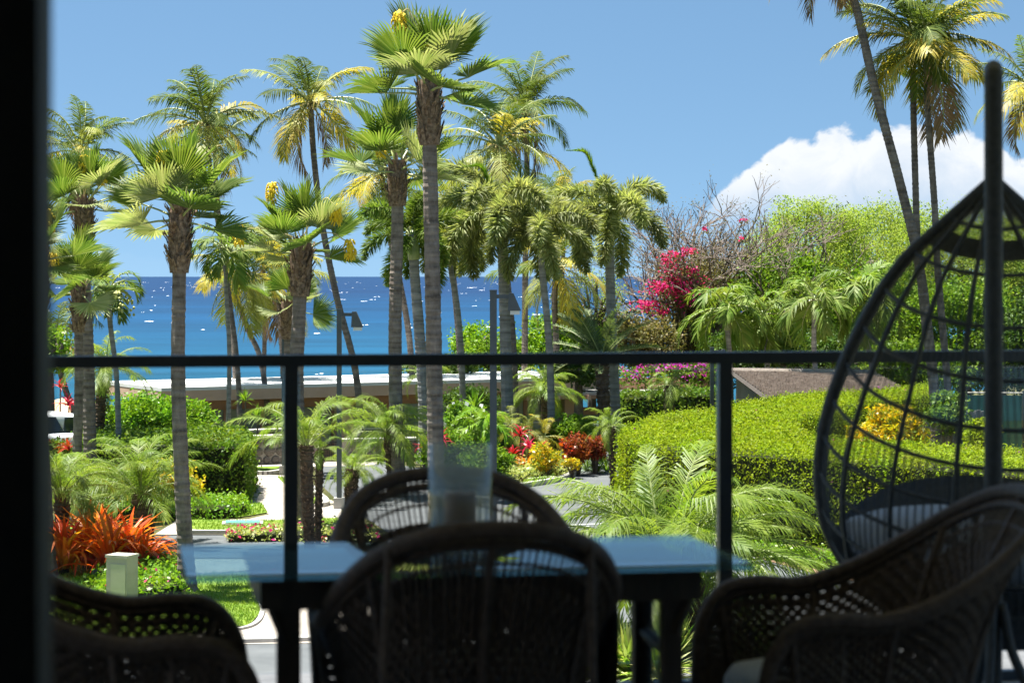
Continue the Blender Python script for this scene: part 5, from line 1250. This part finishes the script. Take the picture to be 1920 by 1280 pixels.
# grass blades on the lawns (one mass)
def scatter_grass(pix, dens, seed):
    r = np.random.default_rng(seed); poly = [tuple(G(x, y)[:2]) for x, y in pix]
    p, nn = dens_surface(poly, 0, .001, dens, r); p = p[nn[:, 2] > .5]; n = len(p)
    a = r.uniform(0, 6.28, n); h = r.uniform(.03, .07, n); s = np.stack([np.cos(a), np.sin(a), 0 * a], 1) * .012
    tip = p + np.stack([r.normal(size=n) * .02, r.normal(size=n) * .02, h], 1)
    return np.stack([p - s, p + s, tip], 1)
gq = np.concatenate([scatter_grass([(360, 1078), (480, 1074), (500, 1090), (482, 1118), (490, 1148), (468, 1173), (380, 1186), (200, 1200), (60, 1140)], 420, 1),
                     scatter_grass([(360, 975), (470, 978), (640, 972), (700, 990), (560, 999), (400, 998), (340, 990)], 260, 2),
                     scatter_grass([(445, 945), (490, 944), (502, 962), (440, 972)], 260, 3), scatter_grass([(520, 895), (556, 896), (584, 925), (600, 944), (570, 946)], 200, 4),
                     scatter_grass([(60, 1050), (290, 1050), (330, 1110), (60, 1160)], 260, 5)])
gq[:, :, 2] += .028
tag(inst("grass", arr_mesh("grass", gq, 3, M['grassblade'])), "short green grass on the lawns beside the paths", "grass", kind="stuff")

# ------------------------------------------------------------------ buildings and garden walls
FLZ = -1.30
C0 = Vector((-11.8, 75.4, 0)); e1 = Vector((.867, .498, 0)); e2 = Vector((-.498, .867, 0)); brz = math.atan2(e1.y, e1.x)
pav = thing("beach_pavilion", "long low tan pavilion with a flat white roof in front of the sea", "pavilion", (C0.x, C0.y, FLZ), brz)
RT = 1.75 - FLZ; PL, PD = 17.6, 5.6
MB().box((PL / 2, PD / 2, RT - .06), (PL, PD, .12)).build("roof", M['roofw'], pav)
MB().box((PL / 2, .06, RT - .30), (PL - .08, .10, .36)).build("fascia", M['tan'], pav)
MB().box((.06, PD / 2, RT - .30), (.10, PD - .14, .36)).build("fascia", M['tan'], pav)
MB().box((PL / 2 + .1, PD / 2 + .1, RT - .42), (PL - .35, PD - .3, .08)).build("soffit", M['tan_d'], pav)
MB().box((PL / 2, .75, RT - .62), (PL - 1.0, .16, .32)).build("beam", M['tan_d'], pav)
wallz = RT - .78
for (x0, x1) in ((.5, 1.4), (6.9, 7.5), (12.2, 13.3), (16.3, 17.1)):
    MB().box(((x0 + x1) / 2, .95, wallz / 2), (x1 - x0, .5, wallz)).build("pier", M['tan'], pav)
for (x0, x1) in ((1.4, 6.9), (7.5, 12.2), (13.3, 16.3)):
    MB().box(((x0 + x1) / 2, 1.1, .38), (x1 - x0, .14, .76)).build("dado", M['tan_d'], pav)
    n = max(2, int((x1 - x0) / 1.35)); w = (x1 - x0) / n
    for i in range(n):
        cx = x0 + w * (i + .5); wz = (.76 + wallz) / 2; wh = wallz - .76
        f = MB(); f.box((0, 0, wh / 2 - .04), (w, .09, .08)).box((0, 0, -wh / 2 + .04), (w, .09, .08)).box((-w / 2 + .04, 0, 0), (.08, .09, wh - .16)).box((w / 2 - .04, 0, 0), (.08, .09, wh - .16))
        fo = f.build("window", M['tan_d'], pav, loc=(cx, 1.1, wz))
        MB().box((0, .01, 0), (w - .16, .012, wh - .16)).build("pane", M['pane_reflection'], fo)
        MB().box((0, -.03, -wh * .12), (w - .17, .02, .05)).build("transom", M['white'], fo)
MB().box((PL / 2, 1.9, wallz / 2), (PL - 1.2, .1, wallz)).build("inner_wall", M['tan_d'], pav)
for x in (7.0, 12.3): MB().box((x + .15, .62, wallz + .08), (.18, .14, .30)).build("wall_lamp", M['tan_d'], pav)
MB().box((PL / 2, PD / 2, .03), (PL, PD, .06)).build("floor_slab", M['concrete'], pav)
# white ledge in front of it
def wallseg(name, label, a, b, z0, z1, th, mat, cat, cap=None):
    a, b = Vector((*a, 0)), Vector((*b, 0)); d_ = b - a; t = thing(name, label, cat, (a.x, a.y, z0), math.atan2(d_.y, d_.x))
    MB().box((d_.length / 2, 0, (z1 - z0) / 2), (d_.length, th, z1 - z0)).build("wall", M[mat], t)
    if cap: MB().box((d_.length / 2, 0, z1 - z0 + .035), (d_.length + .08, th + .1, .07)).build("coping", M[cap], t)
    return t, d_.length
def gz(px, py, z): q = G(px, py, z); return (q.x, q.y)
wallseg("garden_wall", "low white-capped planter wall in front of the pavilion windows", gz(395, 796, .32), gz(652, 785, .32), -.8, .28, .4, 'tan_d', "wall", 'white')
# lava-stone walls by the gate
def stone_wall(label, a, b, z0, z1, seed, cap=True):
    t, Ln = wallseg("stone_wall", label, a, b, z0, z1, .42, 'mortar', "wall", 'kerb' if cap else None); r = random.Random(seed); H = z1 - z0
    mes = []
    for v in range(5):
        rr = np.random.default_rng(v + seed); mb = MB(); n = 9; b0 = []
        for ring, (s, y) in enumerate(((1.0, 0), (.82, -.05), (.35, -.075))):
            for j in range(n):
                a_ = 2 * math.pi * j / n; q = s * (1 + rr.normal() * .10); mb.v.append((math.cos(a_) * q, y, math.sin(a_) * q))
        for ring in range(2):
            for j in range(n):
                k = (j + 1) % n; mb.f.append((ring * n + j, ring * n + k, (ring + 1) * n + k, (ring + 1) * n + j)); mb.m.append(0)
        mb.f.append(tuple(2 * n + j for j in range(n))); mb.m.append(0); mes.append(mb.mesh("stone", M['stone']))
    x = .14; 
    rows = max(2, int(H / .26))
    for k in range(rows):
        x = .12 + .1 * (k % 2)
        while x < Ln - .1:
            w = r.uniform(.11, .19); inst("stone", mes[r.randrange(5)], t, (x + w, -.205, H * (k + .5) / rows), (0, r.uniform(-.3, .3), 0), (w * 1.02, 1, H / rows * .54)); x += 2 * w + .02
    return t
stone_wall("lava stone garden wall left of the iron gate", gz(440, 872, 0), gz(592, 866, 0), 0, .78, 3)
stone_wall("lava stone garden wall right of the iron gate", gz(640, 866, 0), gz(800, 862, 0), 0, .62, 9)
stone_wall("lava stone wall stepping up behind the first wall by the box hedge", gz(455, 842, .0), gz(545, 838, .0), 0, .55, 14)
ga, gb = Vector((*gz(597, 866, 0), 0)), Vector((*gz(638, 866, 0), 0)); gl_ = (gb - ga).length
gt = thing("iron_gate", "small black iron lattice gate between the stone walls", "gate", (ga.x, ga.y, 0), math.atan2((gb - ga).y, (gb - ga).x))
MB().box((gl_ / 2, 0, .04), (gl_, .03, .04)).box((gl_ / 2, 0, .60), (gl_, .03, .04)).box((.02, 0, .32), (.04, .03, .52)).box((gl_ - .02, 0, .32), (.04, .03, .52)).build("gate_frame", M['metal_black'], gt)
for i in range(9): MB().box((gl_ * (i + 1) / 10, 0, .32), (.014, .014, .52)).build("bar", M['metal_black'], gt)
for z in (.2, .36, .48): MB().box((gl_ * .5, .012, z), (gl_ - .1, .012, .014)).build("cross_bar", M['metal_black'], gt)

# second, lower pavilion on the right
zr2 = 1.18
pa, pb = Vector((*gz(945, 737, zr2), 0)), Vector((*gz(1345, 733, zr2), 0)); L2 = (pb - pa).length
pv = thing("low_pavilion", "lower grey-roofed shelter with exposed rafter ends behind the flower island", "pavilion", (pa.x, pa.y, FLZ), math.atan2((pb - pa).y, (pb - pa).x))
H2 = zr2 - FLZ
MB().box((L2 / 2, 2.2, H2 - .05), (L2, 4.4, .10)).build("roof", M['kerb'], pv)
MB().box((L2 * .25, -.02, H2 - .17), (L2 * .49, .08, .14)).build("fascia", M['tan_d'], pv)
for i in range(14): MB().box((.3 + i * (L2 - .6) / 13, .35, H2 - .19), (.11, .95, .16)).build("rafter", M['tan'], pv)
MB().box((L2 / 2, 1.1, (H2 - .3) / 2 + .55), (L2 - .4, .16, .45)).build("lintel", M['tan_d'], pv)
MB().box((L2 / 2, 1.15, .42), (L2 - .4, .2, .84)).build("wall", M['grey_wall'], pv)
for x in (.3, L2 * .22, L2 * .52, L2 * .75, L2 - .3): MB().box((x, 1.0, (H2 - .1) / 2), (.42, .3, H2 - .12)).build("pier", M['tan'], pv)
for i in range(5):
    w = MB().box((0, 0, 0), (.86, .03, .26)).build("window", M['white'], pv, loc=(L2 * .25 + .55 + i * .95, 1.04, H2 - .86 - .13)); MB().box((0, -.02, .0), (.78, .012, .18)).build("pane", M['pane_reflection'], w)
wallseg("garden_wall", "low white-topped wall in front of the grey-roofed shelter", gz(1030, 800, .1), gz(1170, 798, .1), -.7, .1, .4, 'grey_wall', "wall", 'white')
wallseg("planter_wall", "brown planter wall under the purple bougainvillea", gz(1160, 722, 1.35), gz(1335, 719, 1.35), -.2, 1.62, .3, 'tan_d', "wall")

# shake-roofed building
zr, ze = 2.05, 1.30
rid_a, rid_b = P(1372, 697, 77.0), P(1640, 700, 80); eav_a, eav_b = P(1442, 748, 69.5), P(1720, 742, 72)
sh = thing("shake_roof_building", "building with a brown shake roof beyond the long hedge", "building", (eav_a.x, eav_a.y, 0))
o = Vector(sh.location)
def lp(u, v):   # v 0 eave .. 1 ridge
    a = eav_a.lerp(rid_a, v); b = eav_b.lerp(rid_b, v); return a.lerp(b, u) - o
mb = MB(); mb.poly([lp(0, 0), lp(1, 0), lp(1, 1), lp(0, 1)]); rf = mb.build("roof", M['shingle_d'], sh, loc=(0, 0, -.05))
rc = random.Random(4)
for k in range(15):
    v0, v1 = k / 15, (k + 1.15) / 15; mb = MB(); u = 0.0; up_ = Vector((0, 0, .085))
    while u < .995:
        w = min(rc.uniform(.012, .03), 1 - u); j = rc.uniform(-.002, .002); h_ = up_ * rc.uniform(.9, 1.12)
        a, b, c, d_ = lp(u + .0008, v0 + j) + h_, lp(u + w - .0008, v0 + j) + h_, lp(u + w - .0008, min(1, v1)), lp(u + .0008, min(1, v1))
        mb.poly([a, b, c, d_]); lo = Vector((0, 0, -.09)); mb.poly([a + lo, b + lo, b, a]); u += w
    mb.build("shingle_course", M['shingle'], rf, loc=(0, 0, .06))
mb = MB(); mb.poly([lp(0, 0) + Vector((.1, .3, -.1)), lp(1, 0) + Vector((-.1, .3, -.1)), Vector((*(lp(1, 0) + Vector((-.1, .3, 0)))[:2], -.1)), Vector((*(lp(0, 0) + Vector((.1, .3, 0)))[:2], -.1))]); mb.build("wall", M['tan'], sh)
mb = MB(); A, B = lp(0, 0), lp(0, 1)
mb.poly([A + Vector((.15, 0, -.08)), B + Vector((.15, 0, -.08)), Vector((B.x + .15, B.y, -.1)), Vector((A.x + .15, A.y, -.1))]); mb.build("gable_wall", M['grey_wall'], sh)
mb = MB(); mb.tube([lp(0, 0) + Vector((-.03, 0, -.02)), lp(0, 1) + Vector((-.03, 0, -.02))], .09, 4); mb.build("barge_board", M['shingle_d'], sh)
bk = [rid_a - o, rid_b - o]; mb = MB(); mb.poly([bk[0], bk[1], bk[1] + Vector((1, 6, -.9)), bk[0] + Vector((1, 6, -.9))]); mb.build("rear_slope", M['shingle'], sh)
mb = MB(); mb.tube([bk[0] + Vector((0, 0, .05)), bk[1] + Vector((0, 0, .05))], .10, 6); mb.build("ridge_cap", M['shingle'], sh)

# grey board wall and green screen fence on the right
ba, bb = Vector((*gz(1738, 856, .4), 0)), Vector((*gz(1845, 846, .4), 0)); d_ = bb - ba
bw = thing("board_wall", "weathered grey board wall behind the long hedge", "wall", (ba.x, ba.y, 0), math.atan2(d_.y, d_.x)); rc = random.Random(8)
n = int(d_.length / .15)
bm_ = MB().box((0, 0, .8), (.14, .04, 1.6)).mesh("board", M['grey_wall'])
for i in range(n + 1): inst("board", bm_, bw, (i * .15, rc.uniform(-.012, .012), rc.uniform(-.03, .03)), (0, 0, rc.uniform(-.02, .02)))
MB().box((d_.length / 2, .05, 1.3), (d_.length, .05, .1)).build("batten", M['grey_wall'], bw)
fa, fb = Vector((*gz(1812, 835, 0.3), 0)), Vector((*gz(2080, 838, .3), 0)); d_ = fb - fa
fn = thing("screen_fence", "green wind-screen fence with pale posts at the right edge", "fence", (fa.x, fa.y, 0), math.atan2(d_.y, d_.x))
npan = 5
for i in range(npan): MB().box((d_.length * (i + .5) / npan, 0, 1.0), (d_.length / npan - .07, .02, 1.7)).build("screen_panel", M['green_screen'], fn)
for i in range(npan + 1): MB().tube([(d_.length * i / npan, 0, 0), (d_.length * i / npan, 0, 2.0)], .03, 8).build("post", M['metal_grey'], fn)
MB().tube([(0, 0, 1.93), (d_.length, 0, 1.93)], .025, 6).build("top_tube", M['kerb'], fn)

# peach beach tent
tp = P(105, 770, 84); tp.z = float(terr(tp.x, tp.y))
tt = thing("beach_tent", "peach coloured canvas tent roof by the sea at the far left", "tent", tp)
mb = MB(); pk = Vector((.2, 0, P(110, 746, 84).z - tp.z)); zz_ = P(100, 778, 84).z - tp.z
cor = [Vector((-2.0, -1.2, zz_)), Vector((2.0, -1.2, zz_)), Vector((2.0, 1.6, zz_)), Vector((-2.0, 1.6, zz_))]
for i in range(4): mb.poly([cor[i], cor[(i + 1) % 4], pk])
mb.build("canopy", M['peach'], tt)
mb = MB()
for i in range(4):
    a, b = cor[i], cor[(i + 1) % 4]; dn = Vector((0, 0, -.22)); mb.poly([a + dn, b + dn, b, a])
mb.build("valance", M['peach'], tt)
for c in cor: MB().tube([Vector((c.x, c.y, 0)), c], .03, 6).build("pole", M['white'], tt)

# lamp posts
def lamp(label, px, ytop, D, w, side=1, base=None):
    x = (px - CX) / F * D; zt_ = P(px, ytop, D).z; zg = float(terr(x, D)); H = zt_ - zg
    t = thing("street_lamp", label, "lamp post", (x, D, zg), 0, "grey lamp posts in the garden"); k = F / D; r_ = w / k
    MB().box((0, 0, H / 2 + .1), (r_, r_, H - .2)).build("post", M['metal_grey'], t)
    MB().box((0, 0, .12), (r_ * 2.2, r_ * 2.2, .30)).build("footing", M['kerb'], t)
    MB().box((0, 0, H + .005), (r_ * 1.1, r_ * 1.1, .03)).build("post_cap", M['metal_grey'], t)
    MB().box((side * (r_ * .5 + .12), 0, H - .12), (.26, .06, .08)).build("arm", M['metal_grey'], t)
    mb = MB(); x0 = side * (r_ * .5 + .25)
    mb.v += [(x0, -.09, H - .05), (x0 + side * .10, -.09, H - .05), (x0 + side * .26, -.09, H - .42), (x0 - side * .02, -.09, H - .42)]; mb.v += [(a, .09, c) for a, _, c in mb.v[:4]]
    for f in ((0, 1, 2, 3), (7, 6, 5, 4), (0, 4, 5, 1), (1, 5, 6, 2), (2, 6, 7, 3), (3, 7, 4, 0)): mb.f.append(f); mb.m.append(0)
    hd = mb.build("lamp_head", M['metal_grey'], t)
    MB().box((x0 + side * .13, 0, H - .46), (.20, .15, .08)).build("lens", M['lamp_lens'], hd)
lamp("grey lamp post between the left railing post and the slender fan palm", 636, 580, 53, 9)
lamp("tall dark lamp post right of the hurricane glass", 925, 545, 47, 13)
lamp("small distant lamp post behind the left railing post", 532, 622, 62, 7)
lamp("thin lamp post at the right end of the purple bougainvillea", 1335, 652, 72, 7)

# beige utility pedestal
pd = thing("utility_pedestal", "beige utility pedestal beside the orange bromeliads", "pedestal", G(229, 1138), R(-22))
MB().box((0, 0, .42), (.40, .34, .84)).build("cabinet", M['pedestal'], pd)
MB().box((0, 0, .862), (.43, .37, .045)).build("lid", M['pedestal'], pd)
MB().box((.03, -.174, .44), (.28, .012, .60)).build("door_panel", M['pedestal_in'], pd)
MB().box((.03, -.184, .12), (.30, .02, .04)).build("hinge_strip", M['tan'], pd)
ul = thing("utility_cover", "flat green utility cover in the lawn by the path", "utility cover", G(455, 983) + Vector((0, 0, .03)), .1)
MB().box((0, 0, .02), (.75, .5, .05)).build("lid", M['bin_green'], ul); MB().box((0, 0, .01), (.9, .64, .03)).build("frame", M['kerb'], ul)
for i, (x, y) in enumerate(((1085, 985), (1060, 990))):
    a, b = G(x - 30, y), G(x + 45, y - 3); mb = MB(); s_ = Vector((.0, .05, 0)); zz = Vector((0, 0, .012)); mb.poly([a - s_ + zz, b - s_ + zz, b + s_ + zz, a + s_ + zz])
    mb.build("road_marking", M['white'], kind="structure")

# white parked car, seen from its rear corner
cx_, cD = 118, 65.5
cp = Vector(((cx_ - CX) / F * cD, cD, 0)); car = thing("parked_car", "white parked car behind the left palms, roof and windows showing", "car", cp, R(205))
def loft(mb, secs):
    n = len(secs[0]); b = len(mb.v)
    for s in secs: mb.v += [tuple(p) for p in s]
    for i in range(len(secs) - 1):
        for j in range(n):
            k = (j + 1) % n; mb.f.append((b + i * n + j, b + i * n + k, b + (i + 1) * n + k, b + (i + 1) * n + j)); mb.m.append(0)
    mb.f.append(tuple(b + j for j in range(n))[::-1]); mb.m.append(0); mb.f.append(tuple(b + (len(secs) - 1) * n + j for j in range(n))); mb.m.append(0)
def ring(x, hw, z0, z1, n=14, e=.35):
    out = []
    for j in range(n):
        a = 2 * math.pi * (j + .5) / n; ca, sa = math.cos(a), math.sin(a); out.append(Vector((x, hw * abs(ca) ** e * (1 if ca > 0 else -1), (z0 + z1) / 2 + (z1 - z0) / 2 * abs(sa) ** e * (1 if sa > 0 else -1))))
    return out
mb = MB(); loft(mb, [ring(-2.2, .70, .45, .80), ring(-2.1, .84, .32, .95), ring(-1.2, .90, .25, 1.0), ring(.4, .90, .25, 1.0), ring(1.9, .88, .28, .98), ring(2.2, .80, .38, .90)]); body = mb.build("body", M['carpaint'], car, smooth=True)
mb = MB(); loft(mb, [ring(-1.15, .70, .95, 1.02), ring(-.55, .66, .97, 1.45), ring(.2, .66, .97, 1.56), ring(1.3, .66, .97, 1.54), ring(1.75, .64, .96, 1.42), ring(2.1, .68, .95, 1.0)]); mb.build("cabin", M['carpaint'], car, smooth=True)
for s in (-1, 1):
    for x0, x1, t0, t1 in ((-.75, .15, 1.02, 1.42), (.25, 1.05, 1.02, 1.44), (1.15, 1.6, 1.04, 1.38)):
        mb = MB(); mb.prism([(x0 - .1, t0), (x1, t0), (x1 - .04, t1), (x0 + .12, t1)], -.012, .012); mb.v = [(a, s * (.70 - .05 * (b - 1.0) / .45) + c * s, b) for a, b, c in mb.v]; mb.build("side_window", M['carglass'], car)
    mb = MB().box((2.16, s * .68, .86), (.10, .16, .24)); mb.build("tail_light", M['taillight'], car)
    for x in (-1.35, 1.4):
        mb = MB(); mb.tube([(x, s * .74, .33), (x, s * .92, .33)], .33, 20); w = mb.build("wheel", M['tyre'], car); MB().tube([(x, s * .90, .33), (x, s * .93, .33)], .2, 14).build("rim", M['rim'], w)
mb = MB(); mb.poly([(2.04, -.56, 1.04), (2.04, .56, 1.04), (1.80, .52, 1.40), (1.80, -.52, 1.40)]); mb.v = [(x + .06, y, z + .01) for x, y, z in mb.v]; mb.build("rear_window", M['carglass'], car)
mb = MB(); mb.poly([(-1.06, .56, 1.04), (-1.06, -.56, 1.04), (-.62, -.5, 1.40), (-.62, .5, 1.40)]); mb.v = [(x - .05, y, z + .02) for x, y, z in mb.v]; mb.build("windscreen", M['carglass'], car)
